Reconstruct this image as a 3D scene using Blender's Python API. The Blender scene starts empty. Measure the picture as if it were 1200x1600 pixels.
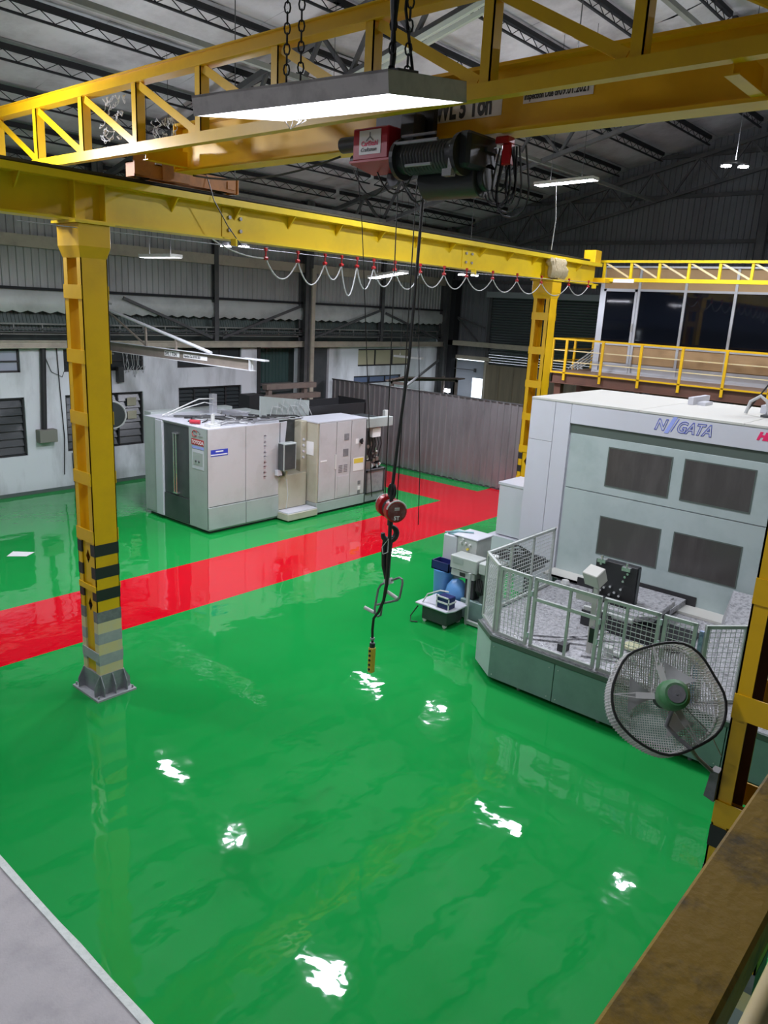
import bpy, bmesh, math, random
from mathutils import Vector, Matrix, noise
random.seed(7)
SC = bpy.context.scene
COL = SC.collection
V = Vector
# ------------------------------------------------------------------ camera
CAM = V((0, 0, 5.5))
cd = bpy.data.cameras.new('camera'); cam = bpy.data.objects.new('camera', cd); COL.objects.link(cam)
YAW, PIT, ROLL = math.radians(40.26), math.radians(14.86), math.radians(3.02)
fw = V((math.cos(YAW)*math.cos(PIT), math.sin(YAW)*math.cos(PIT), -math.sin(PIT)))
rt = V((math.sin(YAW), -math.cos(YAW), 0)); up = rt.cross(fw)
r2 = rt*math.cos(ROLL) + up*math.sin(ROLL); u2 = up*math.cos(ROLL) - rt*math.sin(ROLL)
m = Matrix((r2, u2, -fw)).transposed().to_4x4(); m.translation = CAM
cam.matrix_world = m
cd.sensor_fit = 'VERTICAL'; cd.sensor_height = 32.0; cd.lens = 32.0*1200/1600
cd.clip_start = 0.02; cd.clip_end = 200
SC.camera = cam
# ------------------------------------------------------------------ world, exposure
w = bpy.data.worlds.new('world'); SC.world = w; w.use_nodes = True
w.node_tree.nodes['Background'].inputs[0].default_value = (0.80, 0.90, 1.0, 1)
w.node_tree.nodes['Background'].inputs[1].default_value = 3.0
SC.view_settings.view_transform = 'Standard'; SC.view_settings.look = 'None'
SC.view_settings.gamma = 1.0; SC.view_settings.use_curve_mapping = False
SC.view_settings.exposure = 0.0
SC.cycles.max_bounces = 8; SC.cycles.diffuse_bounces = 5; SC.cycles.glossy_bounces = 4
SC.cycles.sample_clamp_indirect = 6.0
SC.cycles.use_light_tree = True
FLUO_W, FLOOD_W, NEAR_W, UP = 130.0, 210.0, 32.0, 0.36
LAMP = (0.92, 0.94, 1.06)
# ------------------------------------------------------------------ materials
def mat(name, col, rough=0.5, metal=0.0, dirt=None, dscale=3.0, damt=0.5, bump=0.0, bscale=30.0, emit=None, es=1.0, spec=0.5, coat=0.0, thr=(0.45, 0.7), stretch=(1, 1, 1), rvar=0.0):
    M = bpy.data.materials.new(name); M.use_nodes = True
    nt = M.node_tree; N = nt.nodes; L = nt.links; b = N['Principled BSDF']
    b.inputs['Base Color'].default_value = (*col, 1); b.inputs['Roughness'].default_value = rough
    b.inputs['Metallic'].default_value = metal; b.inputs['Specular IOR Level'].default_value = spec
    b.inputs['Coat Weight'].default_value = coat
    if emit:
        b.inputs['Emission Color'].default_value = (*emit, 1); b.inputs['Emission Strength'].default_value = es
    if dirt or bump or rvar:
        tc = N.new('ShaderNodeTexCoord'); mp = N.new('ShaderNodeMapping'); mp.inputs['Scale'].default_value = stretch
        gm = N.new('ShaderNodeNewGeometry'); L.new(gm.outputs['Position'], mp.inputs['Vector'])
    if dirt:
        nz = N.new('ShaderNodeTexNoise'); nz.inputs['Scale'].default_value = dscale; nz.inputs['Detail'].default_value = 7
        nz.inputs['Roughness'].default_value = 0.65
        L.new(mp.outputs[0], nz.inputs['Vector'])
        rp = N.new('ShaderNodeMapRange'); rp.inputs['From Min'].default_value = thr[0]; rp.inputs['From Max'].default_value = thr[1]
        rp.inputs['To Max'].default_value = damt
        L.new(nz.outputs['Fac'], rp.inputs['Value'])
        mx = N.new('ShaderNodeMix'); mx.data_type = 'RGBA'
        mx.inputs[6].default_value = (*col, 1); mx.inputs[7].default_value = (*dirt, 1)
        L.new(rp.outputs[0], mx.inputs[0]); L.new(mx.outputs[2], b.inputs['Base Color'])
        if rvar:
            rr = N.new('ShaderNodeMapRange'); rr.inputs['To Min'].default_value = rough; rr.inputs['To Max'].default_value = rough+rvar
            L.new(rp.outputs[0], rr.inputs['Value']); L.new(rr.outputs[0], b.inputs['Roughness'])
    if bump:
        n2 = N.new('ShaderNodeTexNoise'); n2.inputs['Scale'].default_value = bscale; n2.inputs['Detail'].default_value = 4
        L.new(mp.outputs[0], n2.inputs['Vector'])
        bp = N.new('ShaderNodeBump'); bp.inputs['Strength'].default_value = bump; bp.inputs['Distance'].default_value = 0.02
        L.new(n2.outputs['Fac'], bp.inputs['Height']); L.new(bp.outputs[0], b.inputs['Normal'])
    return M

def floor_mat(name, col, col2):
    M = bpy.data.materials.new(name); M.use_nodes = True
    nt = M.node_tree; N = nt.nodes; L = nt.links; b = N['Principled BSDF']
    g = N.new('ShaderNodeNewGeometry')
    nz = N.new('ShaderNodeTexNoise'); nz.inputs['Scale'].default_value = 0.45; nz.inputs['Detail'].default_value = 3
    L.new(g.outputs['Position'], nz.inputs['Vector'])
    mx = N.new('ShaderNodeMix'); mx.data_type = 'RGBA'
    mx.inputs[6].default_value = (*col, 1); mx.inputs[7].default_value = (*col2, 1)
    L.new(nz.outputs['Fac'], mx.inputs[0]); L.new(mx.outputs[2], b.inputs['Base Color'])
    b.inputs['Roughness'].default_value = 0.6; b.inputs['Specular IOR Level'].default_value = 0.0
    b.inputs['Coat Weight'].default_value = 1.0; b.inputs['Coat Roughness'].default_value = 0.03; b.inputs['Coat IOR'].default_value = 1.5
    # gentle self-levelling ripples of the poured coat plus a finer orange-peel
    mp = N.new('ShaderNodeMapping'); mp.inputs['Scale'].default_value = (1.0, 1.0, 1)
    L.new(g.outputs['Position'], mp.inputs['Vector'])
    n1 = N.new('ShaderNodeTexNoise'); n1.inputs['Scale'].default_value = 2.1; n1.inputs['Detail'].default_value = 3.0; n1.inputs['Roughness'].default_value = 0.38
    L.new(mp.outputs[0], n1.inputs['Vector'])
    bp = N.new('ShaderNodeBump'); bp.inputs['Strength'].default_value = 0.36; bp.inputs['Distance'].default_value = 0.02
    L.new(n1.outputs['Fac'], bp.inputs['Height'])
    L.new(bp.outputs[0], b.inputs['Coat Normal'])
    return M

def wall_mat(name, col):
    """white plaster, sooty: streaks run down, dirt gathers near the floor"""
    M = bpy.data.materials.new(name); M.use_nodes = True
    nt = M.node_tree; N = nt.nodes; L = nt.links; b = N['Principled BSDF']
    g = N.new('ShaderNodeNewGeometry'); mp = N.new('ShaderNodeMapping'); mp.inputs['Scale'].default_value = (1, 1, 0.3)
    L.new(g.outputs['Position'], mp.inputs['Vector'])
    nz = N.new('ShaderNodeTexNoise'); nz.inputs['Scale'].default_value = 1.1; nz.inputs['Detail'].default_value = 8; nz.inputs['Roughness'].default_value = .6
    L.new(mp.outputs[0], nz.inputs['Vector'])
    rp = N.new('ShaderNodeMapRange'); rp.inputs['From Min'].default_value = .46; rp.inputs['From Max'].default_value = .75; rp.inputs['To Max'].default_value = .75
    L.new(nz.outputs['Fac'], rp.inputs['Value'])
    mx = N.new('ShaderNodeMix'); mx.data_type = 'RGBA'; mx.inputs[6].default_value = (*col, 1); mx.inputs[7].default_value = (.16, .17, .17, 1)
    L.new(rp.outputs[0], mx.inputs[0])
    L.new(mx.outputs[2], b.inputs['Base Color']); b.inputs['Roughness'].default_value = .75
    return M

YEL = mat('yellow_paint', (0.80, 0.47, 0.004), 0.38, dirt=(0.55, 0.30, 0.01), dscale=1.6, damt=.4)
YELB = mat('yellow_beam_paint', (0.80, 0.58, 0.010), 0.35, dirt=(0.48, 0.34, 0.02), dscale=1.3, damt=.4)
YELR = mat('worn_rail_paint', (0.42, 0.25, 0.02), 0.5, dirt=(0.05, 0.045, 0.03), dscale=9, damt=.9, thr=(.49, .64), bump=.10, bscale=60)
ORG = mat('orange_primer', (0.42, 0.17, 0.035), 0.55, dirt=(.12, .06, .03), dscale=6)
CREAM = mat('faded_cream_paint', (0.72, 0.58, 0.30), 0.6, dirt=(.6, .58, .5), dscale=5)
BLK = mat('black_paint', (0.022, 0.022, 0.024), 0.5)
GREYS = mat('faded_grey_paint', (0.17, 0.17, 0.18), 0.6, dirt=(.35, .35, .36), dscale=8)
LGREY = mat('pale_grey_paint', (0.36, 0.37, 0.39), 0.6, dirt=(.5, .5, .5), dscale=8)
GALV = mat('galvanised_grey', (0.34, 0.34, 0.37), 0.5, .3, dirt=(.16, .16, .18), dscale=7)
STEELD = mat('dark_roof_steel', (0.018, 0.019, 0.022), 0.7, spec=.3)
STEELC = mat('sooty_column_steel', (0.06, 0.062, 0.065), 0.6, dirt=(.13, .13, .12), dscale=2)
STEELG = mat('grey_green_steel', (0.20, 0.21, 0.19), 0.6, dirt=(.1, .1, .1), dscale=2)
STEELB = mat('beige_girt_paint', (0.42, 0.38, 0.30), 0.6, dirt=(.2, .18, .16), dscale=2)
FOIL = mat('roof_foil', (0.56, 0.55, 0.57), 0.55, .15, dirt=(.20, .18, .19), dscale=.7, damt=.8, bump=.6, bscale=4, thr=(.4, .75), spec=.3)
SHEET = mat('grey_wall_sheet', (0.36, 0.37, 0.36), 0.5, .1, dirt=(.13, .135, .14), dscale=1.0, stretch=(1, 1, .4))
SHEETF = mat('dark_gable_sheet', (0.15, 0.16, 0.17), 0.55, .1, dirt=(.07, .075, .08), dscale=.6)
SHEETG = mat('dull_green_sheet', (0.10, 0.13, 0.12), 0.6, dirt=(.06, .07, .07), dscale=2)
BAND = mat('pale_insulation_band', (0.46, 0.49, 0.47), 0.5, .1, dirt=(.2, .2, .2), dscale=1.2)
FENCEM = mat('galvanised_fence_sheet', (0.31, 0.30, 0.31), 0.33, .5, dirt=(.16, .15, .155), dscale=2, stretch=(1, 1, .3))
PLAST = wall_mat('sooty_white_plaster', (0.68, 0.70, 0.74))
CONC = mat('bare_concrete', (0.42, 0.40, 0.40), 0.85, dirt=(.27, .26, .27), dscale=2.5, bump=.3, bscale=40)
KERB = mat('white_edge_paint', (0.62, 0.66, 0.62), 0.8, dirt=(.4, .45, .42), dscale=12, bump=.6, bscale=25)
GREEN = floor_mat('green_epoxy', (0.007, 0.262, 0.045), (0.012, 0.300, 0.060))
RED = floor_mat('red_epoxy', (0.56, 0.002, 0.010), (0.64, 0.004, 0.016))
MCW = mat('machine_white', (0.54, 0.55, 0.60), 0.4, dirt=(.5, .5, .52), dscale=1.2, damt=.4)
MCTOP = mat('dusty_cream_top', (0.50, 0.50, 0.46), 0.7, dirt=(.5, .48, .42), dscale=3)
MCG = mat('machine_pale_green', (0.40, 0.47, 0.46), 0.35, dirt=(.25, .32, .31), dscale=1.4)
MCGD = mat('machine_dark_green', (0.085, 0.11, 0.095), 0.5)
MCGM = mat('skirt_grey_green', (0.20, 0.29, 0.275), 0.4, dirt=(.13, .19, .18), dscale=2)
MCP = mat('machine_putty', (0.50, 0.49, 0.50), 0.42, dirt=(.36, .35, .34), dscale=1.4, damt=.5)
MCPG = mat('machine_grey_green', (0.36, 0.40, 0.385), 0.45, dirt=(.25, .28, .27), dscale=1.4, damt=.5)
MCY = mat('machine_yellowed_panel', (0.44, 0.42, 0.33), 0.5, dirt=(.33, .30, .2), dscale=1.6)
MCD = mat('machine_charcoal', (0.045, 0.052, 0.056), 0.35, dirt=(.09, .09, .09), dscale=2)
GLASS = mat('smoked_window', (0.065, 0.06, 0.057), 0.2, dirt=(.10, .092, .088), dscale=1.6, stretch=(1.0, 2.2, .5), damt=.7)
OFGLASS = mat('office_dark_glass', (0.006, 0.008, 0.014), 0.04, spec=.5)
WGLASS = mat('louvre_glass', (0.035, 0.042, 0.045), 0.25)
ALU = mat('aluminium', (0.60, 0.62, 0.66), 0.38, .4)
CHROME = mat('chrome', (0.7, 0.7, 0.7), 0.2, .9)
TAN = mat('tan_board', (0.52, 0.34, 0.17), 0.6, dirt=(.4, .25, .12), dscale=1.5)
BROWN = mat('brown_red_oxide', (0.13, 0.055, 0.035), 0.6, dirt=(.07, .04, .03), dscale=2)
BRICKM = mat('maroon_board', (0.16, 0.06, 0.045), 0.6)
FIX = mat('fixture_grey', (0.66, 0.62, 0.59), 0.6, dirt=(.30, .28, .27), dscale=8)
DIFF = mat('lit_diffuser', (0.9, 0.9, 0.9), 0.5, emit=LAMP, es=14.0)
DIFF2 = mat('lit_tubes', (0.9, 0.9, 0.9), 0.5, emit=LAMP, es=30.0)
FLOODM = mat('lit_flood_lens', (0.9, 0.9, 0.9), 0.4, emit=LAMP, es=120.0)
REDP = mat('hoist_red', (0.42, 0.012, 0.03), 0.4, dirt=(.3, .01, .02), dscale=3)
REDB = mat('bright_red', (0.45, 0.012, 0.016), 0.35, dirt=(.2,.02,.02), dscale=12)
HBLK = mat('hoist_black', (0.02, 0.022, 0.024), 0.42)
WHITE = mat('white_label', (0.78, 0.78, 0.78), 0.5)
CABLE = mat('grey_cable', (0.45, 0.46, 0.46), 0.5)
CABLEK = mat('black_cable', (0.012, 0.012, 0.012), 0.5)
BLUE = mat('blue_print', (0.03, 0.05, 0.42), 0.5)
LBLUE = mat('pale_blue_print', (0.30, 0.36, 0.75), 0.5)
PINKR = mat('magenta_red_print', (0.75, 0.02, 0.12), 0.5)
BLUEBIN = mat('blue_plastic', (0.10, 0.27, 0.55), 0.4)
NAVY = mat('navy_plastic', (0.015, 0.02, 0.12), 0.4)
MESHW = mat('pale_mesh_wire', (0.52, 0.54, 0.53), 0.5)
POSTG = mat('grey_green_post', (0.46, 0.49, 0.465), 0.45, dirt=(.3, .34, .31), dscale=4)
CHIPS = mat('swarf_covered_steel', (0.52, 0.52, 0.54), 0.45, .3, dirt=(.13, .13, .14), dscale=16, damt=.9, bump=1.0, bscale=70)
FANN = mat('dusty_fan_net', (0.55, 0.54, 0.53), 0.8)
FANG = mat('fan_motor_green', (0.06, 0.22, 0.08), 0.5, dirt=(.25, .3, .25), dscale=9)
WEB = mat('cobweb', (0.75, 0.75, 0.75), 0.9)
CURT = mat('stained_strip_curtain', (0.20, 0.165, 0.11), 0.45, dirt=(.07, .06, .05), dscale=1.5, stretch=(3, 3, .3))
SHUT = mat('dark_shutter', (0.055, 0.068, 0.07), 0.42, .1)
RUST = mat('rusty_steel', (0.17, 0.13, 0.11), 0.7, dirt=(.09, .07, .06), dscale=5)
YLAB = mat('yellow_label', (0.75, 0.58, 0.08), 0.5)
PENDY = mat('pendant_yellow', (0.60, 0.42, 0.04), 0.45)
GREYW = mat('grey_white_plastic', (0.58, 0.59, 0.57), 0.5)
# ------------------------------------------------------------------ mesh builder
class MB:
    def __init__(s): s.v = []; s.f = []; s.mi = []
    def add(s, vs, fs, k=0):
        o = len(s.v); s.v += [V(p) for p in vs]
        for f in fs: s.f.append(tuple(i+o for i in f)); s.mi.append(k)
        return s
    def box(s, a, b, k=0):
        x0, y0, z0 = a; x1, y1, z1 = b
        if x0 > x1: x0, x1 = x1, x0
        if y0 > y1: y0, y1 = y1, y0
        if z0 > z1: z0, z1 = z1, z0
        return s.add([(x0,y0,z0),(x1,y0,z0),(x1,y1,z0),(x0,y1,z0),(x0,y0,z1),(x1,y0,z1),(x1,y1,z1),(x0,y1,z1)],
              [(3,2,1,0),(4,5,6,7),(0,1,5,4),(1,2,6,5),(2,3,7,6),(3,0,4,7)], k)
    def obox(s, c, ax, ay, az, k=0):
        """box from centre and three half-axis vectors"""
        c = V(c); ax = V(ax); ay = V(ay); az = V(az); vs = []
        for sz in (-1, 1):
            for sx, sy in ((-1,-1),(1,-1),(1,1),(-1,1)): vs.append(c+ax*sx+ay*sy+az*sz)
        return s.add(vs, [(3,2,1,0),(4,5,6,7),(0,1,5,4),(1,2,6,5),(2,3,7,6),(3,0,4,7)], k)
    def bar(s, p, q, w, h, upv=(0,0,1), k=0):
        p = V(p); q = V(q); d = (q-p); L = d.length; d = d/L; u = V(upv)
        side = d.cross(u)
        if side.length < 1e-4: side = d.cross(V((1,0,0)))
        side.normalize(); u = side.cross(d).normalized()
        return s.obox((p+q)/2, d*L/2, side*w/2, u*h/2, k)
    def tube(s, pts, r, n=6, closed=False, k=0, caps=True):
        pts = [V(p) for p in pts]; m_ = len(pts); rings = []
        prev = None
        for i, p in enumerate(pts):
            a = pts[(i-1) % m_] if (closed or i > 0) else p
            b = pts[(i+1) % m_] if (closed or i < m_-1) else p
            d = (b-a)
            if d.length < 1e-9: d = V((0,0,1))
            d.normalize()
            if prev is None:
                x = d.cross(V((0,0,1)))
                if x.length < .05: x = d.cross(V((1,0,0)))
            else:
                x = prev - d*prev.dot(d)
                if x.length < 1e-4: x = d.orthogonal()
            x.normalize(); prev = x; y = d.cross(x)
            rr = r[i] if isinstance(r, (list, tuple)) else r
            rings.append([p+(x*math.cos(2*math.pi*j/n)+y*math.sin(2*math.pi*j/n))*rr for j in range(n)])
        vs = [q for rg in rings for q in rg]; fs = []
        for i in range(m_ if closed else m_-1):
            i2 = (i+1) % m_
            for j in range(n):
                j2 = (j+1) % n; fs.append((i*n+j, i*n+j2, i2*n+j2, i2*n+j))
        if not closed and caps:
            fs.append(tuple(range(n-1, -1, -1))); fs.append(tuple((m_-1)*n+j for j in range(n)))
        return s.add(vs, fs, k)
    def cyl(s, p, q, r, r1=None, n=16, k=0): return s.tube([p, q], [r, r if r1 is None else r1], n, k=k)
    def prism(s, pts, ext, k=0):
        pts = [V(p) for p in pts]; e = V(ext); n = len(pts)
        return s.add(pts+[p+e for p in pts], [tuple(range(n-1,-1,-1)), tuple(range(n, 2*n))]+[(i,(i+1)%n,(i+1)%n+n,i+n) for i in range(n)], k)
    def quad(s, a, b, c, d, k=0): return s.add([a,b,c,d], [(0,1,2,3)], k)
    def sphere(s, c, r, n=8, k=0, sc=(1,1,1)):
        vs = []; fs = []
        for i in range(n//2+1):
            th = math.pi*i/(n//2)
            for j in range(n):
                ph = 2*math.pi*j/n
                vs.append(V(c)+V((r*sc[0]*math.sin(th)*math.cos(ph), r*sc[1]*math.sin(th)*math.sin(ph), r*sc[2]*math.cos(th))))
        for i in range(n//2):
            for j in range(n): fs.append((i*n+j, (i+1)*n+j, (i+1)*n+(j+1)%n, i*n+(j+1)%n))
        return s.add(vs, fs, k)
    def mesh(s, name, mats, org=V((0,0,0)), bev=0.0, smooth=False):
        me = bpy.data.meshes.new(name); me.from_pydata([tuple(p-org) for p in s.v], [], s.f)
        for mm in (mats if isinstance(mats, (list, tuple)) else [mats]): me.materials.append(mm)
        for p, k in zip(me.polygons, s.mi): p.material_index = k
        bm = bmesh.new(); bm.from_mesh(me)
        bmesh.ops.recalc_face_normals(bm, faces=bm.faces)
        if bev:
            bmesh.ops.remove_doubles(bm, verts=bm.verts, dist=1e-6)
            es = [e for e in bm.edges if len(e.link_faces) == 2 and e.calc_face_angle(0) > .6]
            bmesh.ops.bevel(bm, geom=es, offset=bev, segments=1, affect='EDGES', clamp_overlap=True)
        bm.to_mesh(me); bm.free()
        if smooth:
            for p in me.polygons: p.use_smooth = True
            try: me.set_sharp_from_angle(angle=math.radians(35))
            except Exception: pass
        return me

def root_org(p):
    o = V((0,0,0))
    while p is not None:
        o = o + p.location; p = p.parent
    return o
def part(name, mb, mats, parent, label=None, kind=None, bev=0.0, smooth=False):
    me = mb.mesh(name, mats, root_org(parent), bev, smooth)
    o = bpy.data.objects.new(name, me); COL.objects.link(o)
    if parent is not None: o.parent = parent
    if label: o['label'] = label
    if kind: o['kind'] = kind
    return o
def empty(name, loc):
    o = bpy.data.objects.new(name, None); o.location = loc; o.empty_display_size = .1; COL.objects.link(o); return o
def thing(name, loc, label, cat, group=None):
    o = empty(name, loc); o['label'] = label; o['category'] = cat
    if group: o['group'] = group
    return o
def solo(name, mb, mats, label, cat, group=None, **kw):
    o = part(name, mb, mats, None, label, **kw); o['category'] = cat
    if group: o['group'] = group
    return o
def struct(name, mb=None, mats=None, loc=(0,0,0), **kw):
    if mb is None:
        o = empty(name, loc)
    else:
        o = part(name, mb, mats, None, **kw)
    o['kind'] = 'structure'; return o
def inst(src, name, off=(0,0,0), parent=None, rotz=None):
    """copy of a one-mesh part, sharing its mesh"""
    c = src.copy(); c.name = name; COL.objects.link(c); c.parent = parent or src.parent
    c.location = V(src.location)+V(off); return c
def copy_tree(o, parent=None):
    c = o.copy(); COL.objects.link(c); c.parent = parent
    for ch in list(o.children): copy_tree(ch, c)
    return c
def text(name, s, org, right, upv, size, m_, parent, depth=.003, align='LEFT', shear=0.0, bold=0.0, outline=0.0, label=None, wscale=1.0):
    cu = bpy.data.curves.new(name, 'FONT'); cu.body = s; cu.size = size; cu.align_x = align; cu.shear = shear
    cu.offset = bold; cu.extrude = depth/2; cu.resolution_u = 3
    if outline: cu.fill_mode = 'NONE'; cu.extrude = 0.0; cu.bevel_depth = outline; cu.bevel_resolution = 0
    t = bpy.data.objects.new(name, cu); COL.objects.link(t)
    bpy.context.view_layer.update()
    me = bpy.data.meshes.new_from_object(t.evaluated_get(bpy.context.evaluated_depsgraph_get()))
    bpy.data.objects.remove(t); me.materials.clear(); me.materials.append(m_)
    r = V(right).normalized(); u = V(upv).normalized(); n = r.cross(u)
    M = Matrix((r*wscale, u, n)).transposed().to_4x4(); M.translation = V(org)-root_org(parent)
    me.transform(M)
    o = bpy.data.objects.new(name, me); COL.objects.link(o); o.parent = parent
    if label: o['label'] = label
    return o
def sag(a, b, d, n=8):
    a = V(a); b = V(b)
    return [a.lerp(b, i/n) - V((0,0,d*4*(i/n)*(1-i/n))) for i in range(n+1)]
def arealight(name, loc, size, size_y, power, parent, direction=(0,0,-1), xaxis=(1,0,0), spread=math.pi):
    l = bpy.data.lights.new(name, 'AREA'); l.shape = 'RECTANGLE'; l.size = size; l.size_y = size_y; l.energy = power; l.color = LAMP; l.spread = spread
    o = bpy.data.objects.new(name, l); COL.objects.link(o)
    d = V(direction).normalized(); x = V(xaxis); x = (x - d*x.dot(d)).normalized(); y = (-d).cross(x)
    M = Matrix((x, y, -d)).transposed().to_4x4(); M.translation = V(loc)-root_org(parent)
    if parent: o.parent = parent
    o.matrix_local = M
    return o
# ================================================================== STRUCTURE
XB, XF, YL, YR = -6.0, 28.3, 20.8, -9.0
RIDGE_Y = 5.6
def roofz(y): return 8.9 + .25*(YL-y) if y > RIDGE_Y else 8.9+.25*(YL-RIDGE_Y) - .25*(RIDGE_Y-y)
# floor: epoxy green with the red walkway, bare concrete strip towards the camera
xs = [2.6, 18.2, 20.15, XF+.3]; ys = [YR-.3, 11.07, 13.2, YL+.3]
fl = MB()
for i in range(3):
    for j in range(3):
        red = (j == 1) or (i == 1 and j == 2)
        fl.quad((xs[i],ys[j],0),(xs[i+1],ys[j],0),(xs[i+1],ys[j+1],0),(xs[i],ys[j+1],0), 1 if red else 0)
fl.quad((XB-.3,ys[0],0),(2.6,ys[0],0),(2.6,ys[3],0),(XB-.3,ys[3],0), 2)
struct('floor', fl, [GREEN, RED, CONC])
kb = MB(); n = 60
pts0 = []; pts1 = []
for i in range(n+1):
    y = YR + (YL-YR)*i/n
    pts0.append((2.53+.012*noise.noise(V((y*2,0,0))), y)); pts1.append((2.60+.018*noise.noise(V((y*3,5,0))), y))
for i in range(n):
    (a,y0),(b,y1) = pts0[i], pts0[i+1]; (c,_),(d,_) = pts1[i], pts1[i+1]
    kb.add([(a,y0,0),(c,y0,0),(d,y1,0),(b,y1,0),(a,y0,.014),(c,y0,.012),(d,y1,.012),(b,y1,.014)],[(4,5,6,7),(0,1,5,4),(2,3,7,6),(0,4,7,3),(1,2,6,5)])
struct('trim_1', kb, KERB)

def corr_sheet(L, H, pitch=.2, d=.035, along=V((1,0,0)), nrm=V((0,-1,0)), org=V((0,0,0))):
    mb = MB(); prof = []; t = 0
    while t < L-1e-6:
        for a, b in ((0,0),(.30,0),(.38,1),(.62,1),(.70,0)):
            if t+a*pitch <= L: prof.append((t+a*pitch, b*d))
        t += pitch
    prof.append((L, 0))
    vs = []
    for a, b in prof:
        p = org + along*a + nrm*b; vs.append(p); vs.append(p+V((0,0,H)))
    mb.add(vs, [(2*i,2*i+2,2*i+3,2*i+1) for i in range(len(prof)-1)])
    return mb
# ---- left wall
wl = struct('wall_left', loc=(0, YL, 0))
# windows: (x0,x1,z0,z1, panes)
WIN = [(7.0,9.38,1.10,2.69,3),(10.52,12.97,1.09,2.69,3),(14.24,16.74,1.75,2.74,4),(7.0,9.33,3.35,3.97,2),(10.53,13.02,3.33,3.95,2),(14.21,16.73,3.36,3.97,3),
       (17.52,19.30,0.0,3.95,0),(19.8,20.9,1.0,3.95,0),(22.5,25.7,3.23,3.90,3),(22.3,25.2,2.55,2.85,3)]
def pierced(mb, X0, X1, Z0, Z1, holes, y0, y1):
    xs = sorted(set([X0, X1]+[h[0] for h in holes]+[h[1] for h in holes])); zs = sorted(set([Z0, Z1]+[h[2] for h in holes]+[h[3] for h in holes]))
    for i in range(len(xs)-1):
        for j in range(len(zs)-1):
            cx = (xs[i]+xs[i+1])/2; cz = (zs[j]+zs[j+1])/2
            if any(h[0] < cx < h[1] and h[2] < cz < h[3] for h in holes): continue
            mb.box((xs[i], y0, zs[j]), (xs[i+1], y1, zs[j+1]))
    return mb
holes = [h[:4] for h in WIN if h[1] > h[0]]
part('plaster_wall', pierced(MB(), XB, XF, 0, 4.0, holes, YL, YL+.2), PLAST, wl)
part('outer_wall', MB().box((XB, YL+.62, 0), (XF, YL+.7, 9.3)), SHEETG, wl)
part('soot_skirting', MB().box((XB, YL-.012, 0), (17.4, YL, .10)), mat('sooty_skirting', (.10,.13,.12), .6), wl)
s0 = corr_sheet(1.0, 3.45, .2, .03, V((1,0,0)), V((0,-1,0)), V((XB, YL, 5.55)))
sh = part('sheet', s0, SHEET, wl)
for i in range(1, 35): inst(sh, 'sheet', (i*1.0-.004*i, 0, 0), wl)
# pale insulation band, bulging, with scalloped lower edge
bd = MB(); 
for i in range(171):
    x = XB+i*.2; sc_ = .03*math.cos(i*math.pi)
    bd.v += [V((x,YL+.02,5.52)), V((x,YL-.10,5.30)), V((x,YL-.11,5.06+sc_*.3)), V((x,YL-.06,4.93+sc_))]
    bd.v[-1].z = 4.93+sc_
for i in range(170):
    for j in range(3): bd.f.append((i*4+j, (i+1)*4+j, (i+1)*4+j+1, i*4+j+1)); bd.mi.append(0)
part('insulation_band', bd, BAND, wl, smooth=True)
part('girt', MB().box((XB, YL-.10, 5.49), (XF, YL-.03, 5.56)), STEELD, wl)
part('girt', MB().box((XB, YL-.16, 6.55), (XF, YL-.02, 6.85)), STEELB, wl)
part('girt', MB().box((XB, YL-.12, 8.0), (XF, YL-.02, 8.1)), STEELD, wl)
gs = corr_sheet(1.0, .62, .1, .02, V((1,0,0)), V((0,-1,0)), V((XB, YL+.12, 4.42)))
for p in gs.v: p.y += (4.42-p.z)*-.5 - .1 if p.z > 4.5 else 0
g0 = part('canopy_sheet', gs, SHEETG, wl)
for i in range(1, 35): inst(g0, 'canopy_sheet', (i*1.0-.004*i, 0, 0), wl)
# light lattice girder under the canopy
lt = MB(); lt.bar((XB,YL-.05,4.62),(XF,YL-.05,4.62),.04,.04); lt.bar((XB,YL-.05,4.36),(XF,YL-.05,4.36),.04,.04)
for i in range(45): lt.bar((XB+i*.76,YL-.05,4.36),(XB+i*.76,YL-.05,4.62),.035,.035)
part('lattice_rail', lt, STEELG, wl)
lt = MB(); lt.bar((XB,YL-.14,4.50),(XF,YL-.14,4.50),.03,.03); lt.bar((XB,YL-.16,4.42),(XF,YL-.16,4.42),.05,.03)
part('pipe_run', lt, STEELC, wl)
part('gutter_beam', MB().box((XB, YL-.22, 4.02), (XF, YL+.0, 4.19)).box((XB, YL-.26, 4.17), (XF, YL-.2, 4.20)).box((XB, YL-.26, 4.0), (XF, YL-.2, 4.03)), STEELB, wl)
for x, w_, m_, z1 in ((11.55,.32,STEELC,8.9),(15.6,.16,STEELC,8.9),(19.42,.34,STEELC,8.9),(23.65,.16,STEELC,8.9),(4.1,.32,STEELC,8.9),(8.0,.16,STEELC,8.9),(27.7,.34,STEELC,8.9)):
    c_ = MB()
    if w_ > .2:
        y1 = YL-.05; y0 = YL-.40
        c_.box((x-w_/2,y0,0),(x+w_/2,y0+.02,z1)).box((x-w_/2,y1-.02,0),(x+w_/2,y1,z1)).box((x-.01,y0,0),(x+.01,y1,z1))
    else:
        c_.box((x-w_/2,YL-.18,4.2),(x+w_/2,YL-.16,z1)).box((x-w_/2,YL-.05,4.2),(x+w_/2,YL-.03,z1)).box((x-.01,YL-.17,4.2),(x+.01,YL-.04,z1))
    part('wall_column', c_, m_, wl)
part('column_plate', MB().box((19.5,YL-.47,1.6),(19.66,YL-.41,6.7)), STEELB, wl)
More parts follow.
